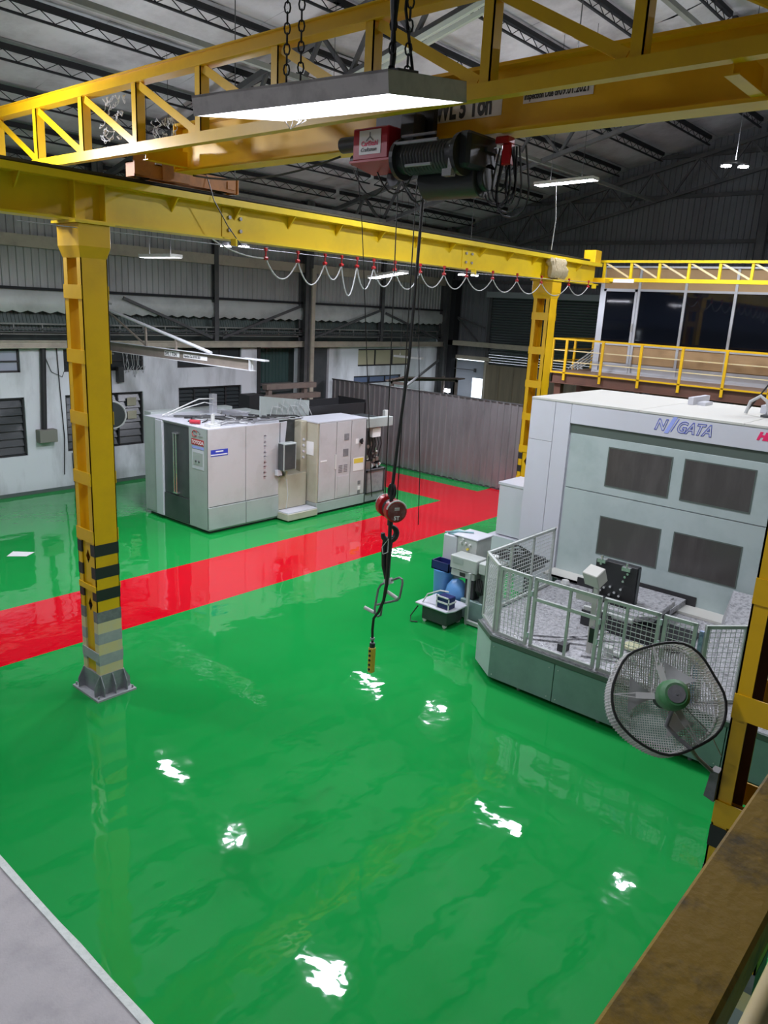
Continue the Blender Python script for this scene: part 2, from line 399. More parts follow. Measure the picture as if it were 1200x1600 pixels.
# diagonal braces seen in the upper bays
bb = MB()
for a, b in (((12.3,YL-.2,5.4),(15.4,YL-.2,4.3)),((15.8,YL-.2,4.3),(19.2,YL-.2,5.4)),((19.8,YL-.2,4.3),(23.5,YL-.2,5.4)),((23.8,YL-.2,5.3),(27.4,YL-.2,4.3))): bb.bar(a,b,.05,.08)
part('brace', bb, STEELC, wl, kind='stuff')
# left wall windows
wn = 0
for (x0,x1,z0,z1,pn) in WIN:
    if pn == 0: continue
    wn += 1
    fr = MB(); t = .05; y = YL+.05
    fr.box((x0,y,z0),(x1,y+.06,z0+t)).box((x0,y,z1-t),(x1,y+.06,z1)).box((x0,y,z0),(x0+t,y+.06,z1)).box((x1-t,y,z0),(x1,y+.06,z1))
    for i in range(1, pn): xx = x0+(x1-x0)*i/pn; fr.box((xx-.025,y,z0),(xx+.025,y+.06,z1))
    wo = struct('window_%d' % wn, loc=(x0, YL, z0))
    part('window_frame', fr, BLK, wo)
    if z1-z0 > .8:
        nl = 7
        for i in range(pn):
            xa = x0+(x1-x0)*i/pn+.03; xb = x0+(x1-x0)*(i+1)/pn-.03
            for j in range(nl):
                zz = z0+.06+(z1-z0-.12)*j/nl; hh = (z1-z0-.12)/nl
                part('louvre_pane', MB().add([(xa,y+.02,zz),(xb,y+.02,zz),(xb,y+.09,zz+hh*1.05),(xa,y+.09,zz+hh*1.05),(xa,y+.03,zz),(xb,y+.03,zz),(xb,y+.10,zz+hh*1.05),(xa,y+.10,zz+hh*1.05)],
                     [(0,1,2,3),(7,6,5,4),(0,4,5,1),(3,2,6,7)]), WGLASS, wo)
    else:
        beige = wn in (7,)
        for i in range(pn):
            xa = x0+(x1-x0)*i/pn+.03; xb = x0+(x1-x0)*(i+1)/pn-.03
            pm = WGLASS
            if wn == 7: pm = mat('beige_board', (.45,.42,.28), .6)
            if wn == 4 : pm = mat('pale_pane', (.35,.38,.46), .4)  # pale blue-grey pane colour
            if wn == 8: pm = mat('dim_blue_pane', (.10,.14,.24), .4)  # dim blue-grey pane colour
            part('pane', MB().box((xa,y+.03,z0+.04),(xb,y+.05,z1-.04)), pm, wo)
        if wn in (4, 5): part('transom', MB().box((x0,y-.01,(z0+z1)/2-.04),(x1,y+.06,(z0+z1)/2+.0)), BLK, wo)
# papers taped on window louvres
for (x,z) in ((8.1,2.25),(12.45,2.4),(12.45,2.0)):
    o = solo('paper_notice', MB().box((x,YL+.03,z-.12),(x+.3,YL+.035,z+.12)), mat('old_paper', (.42,.40,.30), .8),
         {8.1:'faded paper notice taped inside the leftmost lower wall window'}.get(x, 'upper faded notice in the window behind the wall fan' if z > 2.3 else 'lower faded notice in the window behind the wall fan'), 'paper')
# the dark loading bay in the left wall
bay = struct('door_1', loc=(17.5, YL, 0))
gsh = corr_sheet(1.8, 1.5, .16, .03, V((1,0,0)), V((0,-1,0)), V((17.5, YL+.5, 2.45)))
part('corrugated_panel', gsh, mat('deep_green_sheet', (.045,.085,.08), .45), bay)
part('bay_rail', MB().box((17.5,YL+.3,2.62),(19.3,YL+.38,2.72)).box((17.5,YL+.3,2.4),(19.3,YL+.38,2.46)), STEELC, bay)
part('tarpaulin', MB().box((17.55,YL+.2,0.02),(18.5,YL+.24,2.3)).box((18.55,YL+.22,0.02),(19.28,YL+.26,2.35)), mat('dark_tarpaulin', (.05,.058,.066), .3, bump=.5, bscale=4), bay)
part('dark_door', MB().box((19.82,YL+.1,1.0),(20.88,YL+.14,3.93)), MCD, bay)
part('door_post', MB().box((17.4,YL-.06,0),(17.52,YL-.005,4.0)).box((19.3,YL-.04,0),(19.4,YL-.005,4.0)), BLK, bay)
# ---- far wall X = XF
wf = struct('wall_far', loc=(XF, 0, 0))
DO = (18.55, 20.3, 0.0, 3.5)        # doorway next to the corner (y0,y1,z0,z1)
SHT = (12.0, 19.0, 1.6, 6.18)
def gable(mb, x, z0, inset=0.0):
    pass
for (y0,y1,z0) in ((YR,SHT[0],0),(SHT[0],SHT[1]-.45,6.35),(18.55,DO[1],3.6),(DO[1],YL,0)):
    n_ = max(1, int(round((y1-y0)/1.0))); 
    for i in range(n_):
        a = y0+(y1-y0)*i/n_; b = y0+(y1-y0)*(i+1)/n_
        za = min(roofz(a), roofz(b))-.02
        if a < RIDGE_Y < b: za = roofz(a)-.02
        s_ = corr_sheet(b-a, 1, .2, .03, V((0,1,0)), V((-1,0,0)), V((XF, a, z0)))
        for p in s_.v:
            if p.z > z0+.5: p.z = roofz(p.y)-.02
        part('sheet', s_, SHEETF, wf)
gb = MB()
for z in (4.05,6.7,8.2,9.7,11.0):
    yl = min(YL, YL-(z-8.9)/.25-.3) if z > 8.9 else YL
    yr = max(YR, RIDGE_Y-(yl-RIDGE_Y)) if z > 8.9 else YR
    if z == 4.05: continue
    gb.box((XF-.14,yr,z),(XF-.04,yl,z+.12))
part('girt', gb, STEELC, wf)
part('header_beam', MB().box((XF-.5,15.8,4.10),(XF-.3,YL,4.30)), STEELB, wf)
part('door_lintel', MB().box((XF-.2,18.4,3.52),(XF-.05,20.5,3.68)), STEELB, wf)
part('gable_light_block', MB().prism([(XF+.04,YR,3.9),(XF+.04,YL+.7,3.9),(XF+.04,YL+.7,roofz(YL+.7)+.04),(XF+.04,RIDGE_Y,roofz(RIDGE_Y)+.04),(XF+.04,YR,roofz(YR)+.04)],(.04,0,0)), SHEETF, wf)  # unseen sheet, added to block sky light along the gable top
gc = MB()
for y in (8.2, 2.0):
    gc.box((XF-.42,y-.13,0),(XF-.40,y+.13,roofz(y)-.1)).box((XF-.2,y-.13,0),(XF-.18,y+.13,roofz(y)-.1)).box((XF-.41,y-.01,0),(XF-.19,y+.01,roofz(y)-.1))
part('gable_column', gc, STEELC, wf)
gc = MB().box((XF-.5,20.15,0),(XF-.1,20.5,6.8))
part('corner_column', gc, STEELD, wf)
br = MB(); br.bar((XF-.25,20.2,5.3),(XF-.25,18.7,4.9),.05,.06); br.bar((XF-.25,20.2,5.3),(XF-.25,19.0,4.3),.05,.06)
part('brace', br, STEELC, wf)
part('door_jamb', MB().box((XF-.2,20.15,0),(XF-.02,20.35,3.5)).box((XF-.2,18.5,0),(XF-.02,18.62,3.5)), STEELB, wf)
# roller shutter
d2 = struct('door_2', loc=(XF, SHT[1], 0))
sl = MB(); z = SHT[2]
while z < SHT[3]-.05:
    y0, y1, x = SHT[0], SHT[1]-.45, XF-.05
    sl.add([(x,y0,z),(x,y1,z),(x-.018,y1,z+.035),(x-.018,y0,z+.035),(x-.022,y1,z+.07),(x-.022,y0,z+.07),(x,y1,z+.10),(x,y0,z+.10)],[(0,1,2,3),(3,2,4,5),(5,4,6,7)]); z += .105
part('shutter_slat', sl, SHUT, d2, kind='stuff')
part('shutter_box', MB().box((XF-.4,SHT[0]-.1,6.15),(XF-.05,SHT[1]-.35,6.38)), mat('shutter_box_grey',(.26,.30,.31),.4,.2), d2)
part('shutter_guide', MB().box((XF-.12,SHT[1]-.47,0),(XF-.03,SHT[1]-.32,6.2)).box((XF-.12,SHT[0]-.05,0),(XF-.03,SHT[0]+.05,6.2)), STEELC, d2)
sc_ = MB()
for i in range(13):
    y = 14.0+i*.345
    cp = part('curtain_strip', MB().add([(XF-.22-.02*(i%2),y,.05),(XF-.22-.02*(i%2),y+.36,.05),(XF-.22-.02*(i%2),y+.36,3.4),(XF-.22-.02*(i%2),y,3.4),(XF-.215-.02*(i%2),y,.05),(XF-.215-.02*(i%2),y+.36,.05),(XF-.215-.02*(i%2),y+.36,3.4),(XF-.215-.02*(i%2),y,3.4)],[(0,1,2,3),(7,6,5,4),(0,3,7,4),(1,5,6,2),(3,2,6,7)]), CURT, d2)
part('lower_shutter', MB().box((XF-.04,SHT[0],0),(XF-.02,18.52,1.62)), SHUT, d2)
# open door leaf: daylight behind it
d3 = struct('door_3', loc=(XF, 19.5, 0))
part('door_leaf', MB().box((XF-.06,19.28,.02),(XF-.02,20.2,3.48)).box((XF-.06,18.6,2.75),(XF-.02,19.28,3.48)), mat('sooty_door_leaf', (.30,.33,.38), .5), d3)
part('bracket_arm', MB().bar((XF-.3,20.1,3.1),(XF-.3,19.0,3.1),.03,.03).box((XF-.33,18.95,3.02),(XF-.27,19.05,3.18)), STEELC, d3)
# ---- side and back walls out of the picture
wr = struct('wall_right', MB().box((XB,YR-.1,0),(XF,YR,9.0)), SHEETF)
wb = MB()
pg = [(XB,YR,0),(XB,YL,0),(XB,YL,8.9),(XB,RIDGE_Y,roofz(RIDGE_Y)),(XB,YR,roofz(YR))]
wb.prism(pg, (-.1,0,0)); struct('wall_back', wb, SHEETF)
# ---- ceiling: foil-faced insulation between joists
ce = struct('ceiling', loc=(0, RIDGE_Y, roofz(RIDGE_Y)))
def foil(y0, y1, x0, x1, seed):
    mb = MB(); n1, n2 = 4, 5
    for i in range(n1+1):
        for j in range(n2+1):
            x = x0+(x1-x0)*i/n1; y = y0+(y1-y0)*j/n2
            sg = .07*math.sin(math.pi*j/n2) * (1+.5*noise.noise(V((x*.7,y,seed))))
            sg += .02*noise.noise(V((x*3,y*3,seed)))
            if i in (0,n1): sg *= .75
            mb.v.append(V((x,y,roofz(y)-sg)))
    for i in range(n1):
        for j in range(n2):
            a = i*(n2+1)+j; mb.f.append((a,a+n2+1,a+n2+2,a+1)); mb.mi.append(0)
    return mb
NJ = 10; JS = (YL-RIDGE_Y)/NJ
for j in range(NJ):
    y1 = YL-j*JS; y0 = y1-JS
    srcs = None
    for i in range(14):
        x0 = XB+i*2.45
        if i < 4:
            o = part('insulation_panel', foil(y0, y1, XB, XB+2.45, i*3.7+j), FOIL, ce, smooth=True); srcs = (srcs or [])+[o]
            o.location = V((i*2.45,0,0))
        else:
            inst(srcs[i%4], 'insulation_panel', ((i-(i%4))*2.45, 0, 0), ce)
oth = MB().prism([(XB,RIDGE_Y,roofz(RIDGE_Y)),(XB,YR,roofz(YR)),(XB,YR,roofz(YR)+.02),(XB,RIDGE_Y,roofz(RIDGE_Y)+.02)], (XF-XB,0,0))
part('far_slope', oth, FOIL, ce)
part('ridge_cap', MB().prism([(XB,RIDGE_Y-.5,roofz(RIDGE_Y)+.02),(XB,RIDGE_Y+.5,roofz(RIDGE_Y)+.02),(XB,RIDGE_Y,roofz(RIDGE_Y)+.2)], (XF-XB,0,0)), SHEETF, ce)
part('roof_light_block', MB().prism([(XB-.1,RIDGE_Y,roofz(RIDGE_Y)+.03),(XB-.1,YL+.7,roofz(YL+.7)+.03),(XB-.1,YL+.7,roofz(YL+.7)+.06),(XB-.1,RIDGE_Y,roofz(RIDGE_Y)+.06)], (XF-XB+.2,0,0)), SHEETF, ce)  # unseen sheet, added to stop sky light leaking between the foil panels
# open-web joists, one per 8 m bay
FR = [-3.9, 3.85, 11.55, 19.65, 27.55]
def joist(L):
    mb = MB(); d = .26
    mb.box((0,-.05,-.10),(L,.05,-.0)); mb.box((0,-.028,-d-.035),(L,.028,-d))
    n_ = int(L/.27)
    for i in range(n_):
        a = L*i/n_; b = L*(i+1)/n_
        if i % 2: mb.bar((a,0,-.1),(b,0,-d),.014,.014)
        else: mb.bar((a,0,-d),(b,0,-.1),.014,.014)
    return mb
js = None
for j in range(NJ+1+5):
    y = YL-.12-j*JS+(.12 if j else 0)
    if j > NJ: y = RIDGE_Y-(j-NJ)*1.55
    for i in range(len(FR)-1):
        if js is None:
            mb = joist(7.85)
            for p in mb.v: p += V((FR[i], y, roofz(y)-.09))
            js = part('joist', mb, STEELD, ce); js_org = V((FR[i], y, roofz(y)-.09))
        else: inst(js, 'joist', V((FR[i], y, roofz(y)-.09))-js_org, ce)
# lattice rafters
def rafter(x):
    mb = MB(); wbx = MB()
    top = lambda y: V((x, y, roofz(y)-.62)); bot = lambda y: V((x, y, roofz(y)-1.62))
    ys_ = [YL-.3-i*1.55 for i in range(10)]+[RIDGE_Y]
    for s in (1,):
        mb.bar(top(YL-.2), top(RIDGE_Y), .14, .12); mb.bar(bot(YL-.2), bot(RIDGE_Y+.0), .12, .10)
    mb.bar(top(RIDGE_Y), top(YR+.1), .14, .12); mb.bar(bot(RIDGE_Y), bot(YR+.1), .12, .10)
    for i in range(len(ys_)-1):
        a, b = ys_[i], ys_[i+1]; mid = (a+b)/2
        wbx.bar(bot(a), top(mid), .07, .07, (1,0,0)); wbx.bar(top(mid), bot(b), .07, .07, (1,0,0))
    for i in range(9):
        a = RIDGE_Y-i*1.55; b = a-1.55; mid = (a+b)/2
        if b < YR: break
        wbx.bar(bot(a), top(mid), .07, .07, (1,0,0)); wbx.bar(top(mid), bot(b), .07, .07, (1,0,0))
    return mb, wbx
for x in FR:
    a, b = rafter(x); r_ = part('rafter_chord', a, STEELC, ce); part('web_member', b, STEELC, r_, kind='stuff')
st = MB()
for y, x0 in ((11.75, 4.0), (17.2, 11.85), (6.4, 4.0)): 
    z = roofz(y)-1.62; st.box((x0,y-.05,z-.05),(27.5,y+.05,z+.04))
part('tie_strut', st, STEELG, ce, kind='stuff')
# paired pale conduits running up the roof near the second frame
cdt = MB()
for dx in (-.12, .1): cdt.bar((11.3+dx, 19.5, roofz(19.5)-1.9), (11.3+dx, 6.5, roofz(6.5)-1.9), .07, .08)
part('roof_channel', cdt, mat('pale_green_channel', (.30,.33,.28), .5), ce)
cdt = MB()
for k in range(3): cdt.tube([(11.85, 14-k, roofz(14-k)-.8), (20, 13.6-k, roofz(13.6-k)-.9)], .012, 4)
part('roof_wire', cdt, CABLEK, ce)
# ================================================================== CRANE RUNWAY
RY = 9.45
rb = thing('runway_beam', (2.4, RY, 6.33), 'long yellow crane runway beam crossing the picture on two yellow columns', 'beam')
X0, X1 = 1.6, 18.95
part('bottom_flange', MB().box((X0,RY-.15,6.33),(X1,RY+.15,6.357)), YELB, rb)
part('web', MB().box((X0,RY-.01,6.357),(X1,RY+.01,6.78)), YELB, rb)
part('top_flange', MB().box((X0,RY-.20,6.84),(X1,RY+.20,6.865)).box((X0,RY-.20,6.78),(X1,RY-.185,6.84)).box((X0,RY+.185,6.78),(X1,RY+.20,6.84)).box((X0,RY-.16,6.78),(X1,RY+.16,6.80)), YELB, rb)
part('crane_rail', MB().box((X0,RY-.035,6.865),(X1,RY+.035,6.875)).box((X0,RY-.012,6.865),(X1,RY+.012,6.91)).box((X0,RY-.03,6.905),(X1,RY+.03,6.935)), STEELD, rb)
g_ = None
for i in range(16):
    x = 2.2+i*1.05
    if abs(x-5.2) < .35 or abs(x-16.6) < .35: continue
    mb = MB().prism([(x-.01,RY-.012,6.78),(x-.01,RY-.18,6.78),(x-.01,RY-.012,6.60)], (.02,0,0))
    if g_ is None: g_ = part('gusset', mb, YELB, rb); gx = x
    else: inst(g_, 'gusset', (x-gx,0,0), rb)
for x in (4.96, 5.36, 16.45, 16.75):
    part('stiffener', MB().box((x-.008,RY-.15,6.357),(x+.008,RY-.01,6.78)).box((x-.008,RY+.01,6.357),(x+.008,RY+.15,6.78)), YELB, rb)
for x in (7.45, 13.35):
    sp = part('splice_plate', MB().box((x-.22,RY-.022,6.37),(x+.22,RY-.010,6.76)), YELB, rb)
    for dx in (-.1,.1):
        for dz in (6.47,6.64):
            part('bolt', MB().cyl((x+dx,RY-.05,dz),(x+dx,RY-.022,dz),.028,n=6), GALV, sp)
part('end_stop', MB().box((18.6,RY-.16,6.865),(18.92,RY+.16,7.16)), YEL, rb, bev=.008)
def crane_column(name, x, y, label, lined=False):
    """two yellow channels laced by batten plates, black bands, gusseted base"""
    c = thing(name, (x, y, 0), label, 'column')
    W, D = .175, .22      # half width in X, half depth in Y
    for s in (-1, 1):
        mb = MB(); yo = y+s*D; yi = y+s*(D-.012); yf = y+s*(D-.10)
        mb.box((x-W,yi,.02),(x+W,yo,6.30)); mb.box((x-W,yf,.02),(x-W+.012,yo,6.30)); mb.box((x+W-.012,yf,.02),(x+W,yo,6.30))
        part('channel', mb, YEL, c)
    if lined:
        for s in (-1, 1): part('primer_lining', MB().box((x-W+.013,y+s*(D-.018),.34),(x+W-.013,y+s*(D-.013),6.28)).box((x+W-.02,y+s*(D-.10),.34),(x+W-.013,y+s*(D-.02),6.28)), BROWN, c, label='dark red-brown inner face')
    for s in (-1, 1):
        bt = None
        for i in range(5):
            z = 5.50-.79*i
            mb = MB().box((x+s*W,y-D,z-.085),(x+s*(W+.012),y+D,z+.085))
            if bt is None: bt = part('batten', mb, YEL, c)
            else: inst(bt, 'batten', (0,0,-.79*i), c)
        # low infill plates with cut diamond holes
        for z0, z1 in ((1.62,2.25),(.62,1.58),(.33,.58)):
            if z1-z0 < .3: 
                part('infill_plate', MB().box((x+s*(W-.03),y-D+.012,z0),(x+s*(W-.018),y+D-.012,z1)), YEL, c); continue
            zc = z1-.22 if z1 > 2 else z1-.25; h = .10; hw = .055
            xx = x+s*(W-.024)
            mb = MB(); P = lambda yy, zz: (xx, yy, zz)
            a0, a1 = y-D+.012, y+D-.012
            mb.add([P(a0,z0),P(a1,z0),P(a1,z1),P(a0,z1),P(y,zc-h),P(y+hw,zc),P(y,zc+h),P(y-hw,zc),P(y,z0),P(y,z1),P(a1,zc),P(a0,zc)],
                   [(8,1,10,5,4),(10,2,9,6,5),(9,3,11,7,6),(11,0,8,4,7)])
            part('infill_plate', mb, YEL, c)
        part('batten', MB().box((x+s*W,y-D,1.56),(x+s*(W+.014),y+D,1.64)), YEL, c)
        part('batten', MB().box((x+s*W,y-D,.52),(x+s*(W+.014),y+D,.66)), LGREY, c, label='pale grey batten near the foot')
    zs = [(2.07,2.23),(1.75,1.91),(1.43,1.59),(1.11,1.27),(.79,.95),(.47,.63)]
    for i, (a, b) in enumerate(zs):
        mt = BLK if i < 3 else (GREYS if i == 3 else LGREY)
        for s in (-1, 1):
            part('stripe', MB().box((x-W-.004,y+s*(D-.102),a),(x+W+.004,y+s*(D+.004),b)), mt, c, label='black painted band' if i < 3 else 'faded grey painted band')
    for i, (a, b) in enumerate([(.95,1.11),(.63,.79),(.33,.47)]):
        for s in (-1, 1):
            part('stripe', MB().box((x-W-.003,y+s*(D-.101),a),(x+W+.003,y+s*(D+.003),b)), CREAM, c, label='faded cream painted band')
    hd = MB(); R1 = [(-W,-D),(W,-D),(W,D),(-W,D)]; k_ = 1.20
    vs = [(x+a,y+b,5.90) for a,b in R1]+[(x+a*k_,y+b*k_,6.04) for a,b in R1]+[(x+a*k_,y+b*k_,6.30) for a,b in R1]
    hd.add(vs, [(0,1,5,4),(1,2,6,5),(2,3,7,6),(3,0,4,7),(4,5,9,8),(5,6,10,9),(6,7,11,10),(7,4,8,11),(8,9,10,11),(3,2,1,0)])
    part('column_head', hd, YEL, c, bev=.006)
    part('cap_plate', MB().box((x-.26,y-.30,6.30),(x+.26,y+.30,6.33)), YELB, c)
    part('base_plate', MB().box((x-.30,y-.35,0),(x+.30,y+.35,.028)), LGREY, c)
    part('base_sleeve', MB().box((x-W-.012,y-D-.012,.028),(x+W+.012,y+D+.012,.33)), GALV, c)
    for s in (-1, 1):
        for a in (-W, 0, W):
            xx = x+a
            part('base_gusset', MB().prism([(xx-.006,y+s*(D+.012),.028),(xx-.006,y+s*(D+.10),.028),(xx-.006,y+s*(D+.10),.17),(xx-.006,y+s*(D+.012),.33)],(.012,0,0)), GALV, c)
        for b in (-D, D):
            yy = y+b
            part('base_gusset', MB().prism([(x+s*(W+.012),yy-.006,.028),(x+s*(W+.10),yy-.006,.028),(x+s*(W+.10),yy-.006,.17),(x+s*(W+.012),yy-.006,.33)],(0,.012,0)), GALV, c)
        part('anchor_bolt', MB().cyl((x+s*.26,y-.31,.028),(x+s*.26,y-.31,.07),.014,n=6).cyl((x+s*.26,y+.31,.028),(x+s*.26,y+.31,.07),.014,n=6), GALV, c)
    return c
crane_column('crane_column', 5.13, RY, 'tall yellow laced steel column at left with black bands and grey base')
crane_column('crane_column', 16.62, RY, 'distant yellow laced column standing behind the big white machine')
crane_column('crane_column', 5.14, .93, 'yellow laced column at right edge with the fan bracket on it', lined=True)
rb2 = thing('runway_beam', (4.9, .93, 6.33), 'second crane runway beam above the right edge column', 'beam')
part('web', MB().box((4.86,.92,6.357),(18.95,.94,6.78)), YELB, rb2)
part('bottom_flange', MB().box((4.86,.78,6.33),(18.95,1.08,6.357)), YELB, rb2)
part('top_flange', MB().box((4.86,.73,6.78),(18.95,1.13,6.87)), YELB, rb2)
part('crane_rail', MB().box((4.86,.90,6.87),(18.95,.96,6.935)), STEELD, rb2)
crane_column('crane_column', 16.62, .93, 'yellow laced column hidden beyond the white machine under the second runway')
# wrapped sacking on the far runway end
wrp = MB()
random.seed(3)
for i in range(5):
    cx = 16.4+i*.13; rr = .13+.03*random.random()
    pts = [V((cx+random.uniform(-.03,.03), RY-.19-.03*math.sin(j), 6.38+j*.085)) for j in range(6)]
    wrp.tube(pts, [rr*.5, rr*.75, rr*.8, rr*.6, rr*.8, rr*.5], 7)
solo('canvas_wrap', wrp, mat('beige_canvas', (.40,.33,.2), .8, bump=.8, bscale=20), 'crumpled beige canvas wrapped on the beam over the distant column', 'cloth', smooth=True)
# ================================================================== BRIDGE CRANE
bc = thing('bridge_crane', (6.4, RY, 6.935), 'yellow overhead bridge crane with box girder, lattice walkway girder and lifting sign', 'crane')
GX = 6.40
YA, YB = 9.15, .93
part('girder_web', MB().box((GX-.012,YB,7.09),(GX+.012,YA,7.60)), YEL, bc)
part('girder_flange', MB().box((GX-.13,YB,7.06),(GX+.13,YA,7.09)), YEL, bc)
part('girder_flange', MB().box((GX-.13,YB,7.60),(GX+.13,YA,7.63)), YEL, bc)
part('end_plate', MB().box((GX-.14,YA,7.06),(GX+.14,YA+.015,7.63)), YEL, bc)
TX0, TX1 = 5.58, 5.74     # truss channel
T0, T1 = 1.0, 13.3
bcx = MB(); bcx.box((TX0,T0,7.16),(TX0+.10,T1,7.17)).box((TX0,T0,7.17),(TX0+.012,T1,7.275)).box((TX0+.012,T0,7.263),(TX0+.10,T1,7.275))
part('bottom_chord', bcx, YEL, bc)
tcx = MB(); tcx.box((TX0,T0,7.93),(TX1,T1,7.942)).box((TX0,T0,8.06),(TX1,T1,8.072)).box((TX1-.012,T0,7.94),(TX1,T1,8.06)).box((TX0+.04,T0,7.942),(TX0+.05,T1,8.06))
part('top_chord', tcx, YEL, bc)
py = [12.79-1.265*i for i in range(10)]
for i, y in enumerate(py):
    if y < T0: continue
    mb = MB(); mb.box((TX0+.02,y-.05,7.27),(TX0+.032,y+.05,7.93)).box((TX0+.02,y-.05,7.27),(TX1-.02,y-.038,7.93))
    part('post', mb, YEL, bc)
    if y-1.265 > T0-.3:
        a = V((TX0+.05,y-.08,7.90)); b = V((TX0+.05,y-1.265+.08,7.30))
        d = (b-a).normalized(); nrm = V((0,-d.z,d.y))
        mb = MB(); mb.obox((a+b)/2, d*(b-a).length/2, nrm*.045, V((.006,0,0))); mb.obox((a+b)/2+nrm*.039+V((.045,0,0)), d*(b-a).length/2, nrm*.006, V((.045,0,0)))
        part('diagonal', mb, YEL, bc)
for y in (2.02, 8.9):
    part('bracket', MB().prism([(TX0+.10,y-.006,7.275),(TX0+.10,y-.006,7.10),(GX-.12,y-.006,7.10),(GX-.12,y-.006,7.275)],(0,.012,0)), YEL, bc)
    part('bracket', MB().box((TX0+.10,y-.05,7.09),(GX-.12,y+.05,7.10)), YEL, bc)
for y, nm in ((RY, 0), (.93, 1)):
    e = part('end_truck', MB().box((5.80,y-.11,6.96),(7.42,y-.095,7.14)).box((5.80,y+.095,6.96),(7.42,y+.11,7.14)).box((5.80,y-.11,7.125),(6.9,y+.11,7.14)).box((5.80,y-.11,6.96),(5.815,y+.11,7.14)), ORG, bc, label='rust orange end truck')
    for x in (5.98, 7.22): part('wheel', MB().cyl((x,y-.06,7.035),(x,y+.06,7.035),.10,n=20), STEELD, e)
    part('truck_gusset', MB().prism([(6.2,y-.13,6.97),(6.2,y-.13,7.22),(6.5,y-.13,7.24),(6.62,y-.13,7.1),(6.62,y-.13,6.97)],(0,.02,0)), ORG, e)
    part('truck_gusset', MB().prism([(5.78,y-.14,6.98),(5.78,y-.14,7.20),(6.12,y-.14,7.24),(6.0,y-.14,6.98)],(0,.03,0)), ORG, e)
    part('buffer_plate', MB().box((7.42,y-.13,6.95),(7.44,y+.13,7.16)).box((7.25,y-.125,7.0),(7.38,y-.11,7.1)), ORG, e)
    part('drive_motor', MB().cyl((5.9,y+.05,7.32),(6.2,y+.05,7.32),.1,n=16).box((6.15,y-.05,7.14),(6.30,y+.15,7.32)), GREYW, e, label='grey drive motor')
sg = part('sign_plate', MB().box((GX-.017,4.27,7.235),(GX-.013,5.10,7.46)), WHITE, bc, label='white load sign')
text('sign_lettering', 'SWL 5 Ton', (GX-.019,5.08,7.262), (0,-1,0), (0,0,1), .25, BLK, sg, depth=.002, bold=.011, wscale=.60)
sg = part('sign_plate', MB().box((GX-.017,3.38,7.30),(GX-.013,4.05,7.41)), WHITE, bc, label='white inspection sign')
text('sign_lettering', 'Inspection Due of', (GX-.019,4.04,7.33), (0,-1,0), (0,0,1), .075, BLK, sg, depth=.002, bold=.002, wscale=.62)
text('sign_lettering', '09.01.2021', (GX-.019,3.70,7.33), (0,-1,0), (0,0,1), .095, BLK, sg, depth=.002, bold=.002, wscale=.68)
part('conductor_cable', MB().tube(sag((GX-.1,8.8,7.0),(GX-.1,6.2,7.02),.12), .012, 5), CABLEK, bc)
part('dangling_cable', MB().tube([(6.9,9.33,7.12),(6.92,9.2,6.8),(7.15,9.2,6.5),(7.4,9.2,6.25)], .008, 5), CABLEK, bc)
# cobweb in the lattice
def cobweb(center, ax, ay, n, parent, seed=1, r=.0025, drop=0.0):
    random.seed(seed); mb = MB(); c = V(center); ax = V(ax); ay = V(ay)
    nodes = [c+ax*random.uniform(-1,1)+ay*random.uniform(-1,1)+V((random.uniform(-.03,.03),0,0)) for _ in range(n)]
    for i, p in enumerate(nodes):
        ds = sorted(nodes, key=lambda q: (q-p).length)[1:4]
        for q in ds: mb.tube([p, (p+q)/2+V((0,0,-.01)), q], r, 3)
    return part('cobweb', mb, WEB, parent, kind='stuff')
cobweb((TX0+.10,9.62,7.62), (0,.26,0), (0,-.05,.27), 150, bc, 4, .0032)
cobweb((TX0+.1,8.5,7.4), (0,.25,0), (0,.02,.12), 80, bc, 5, .003)
# ================================================================== HOIST
h = thing('wire_rope_hoist', (6.2, 5.2, 7.06), 'red and black wire rope hoist hanging below the crane girder', 'hoist')
HX = 5.95
rh = part('red_housing', MB().box((HX,5.230,6.88),(HX+.32,5.690,7.17)), REDP, h, bev=.012, label='dark red electrical housing')
part('housing_lip', MB().prism([(HX-.02,5.170,6.86),(HX-.02,5.710,6.86),(HX+.34,5.710,6.80),(HX+.34,5.170,6.80)],(0,0,.02)), REDP, rh)
lb = part('maker_label', MB().box((HX-.004,5.320,6.93),(HX-.001,5.600,7.145)), WHITE, rh, label='white maker label')
part('label_emblem', MB().bar((HX-.006,5.460,7.08),(HX-.006,5.460,7.125),.002,.012,(0,1,0)).bar((HX-.006,5.460,7.085),(HX-.006,5.415,7.05),.002,.012,(0,1,0)).bar((HX-.006,5.460,7.085),(HX-.006,5.505,7.05),.002,.012,(0,1,0)), GREYS, lb)
text('label_lettering', 'CarlStahl', (HX-.007,5.570,7.005), (0,-1,0), (0,0,1), .062, PINKR, lb, depth=.002, bold=.001, wscale=.95)
text('label_lettering', 'Craftsman', (HX-.007,5.580,6.955), (0,-1,0), (0,0,1), .052, BLK, lb, depth=.002, shear=.4, wscale=.95)
part('trolley_frame', MB().box((6.18,4.88,6.92),(6.24,5.60,7.34)).box((6.56,4.88,6.92),(6.62,5.60,7.34)).box((6.18,4.25,6.90),(6.62,5.60,6.94)), HBLK, h)
for y in (5.0, 5.45):
    for x in (6.26, 6.50): part('trolley_wheel', MB().cyl((x,y,7.15),(x+.05,y,7.15),.06,n=16), GALV, h)
part('rope_drum', MB().cyl((6.02,5.08,6.86),(6.02,4.42,6.86),.13,n=24), HBLK, h, smooth=True)
gr = MB()
for i in range(14): gr.tube([(6.02+.135*math.cos(a*.5236), 5.0-i*.036, 6.86+.135*math.sin(a*.5236)) for a in range(12)], .010, 4, closed=True)
part('rope_winding', gr, STEELC, h)
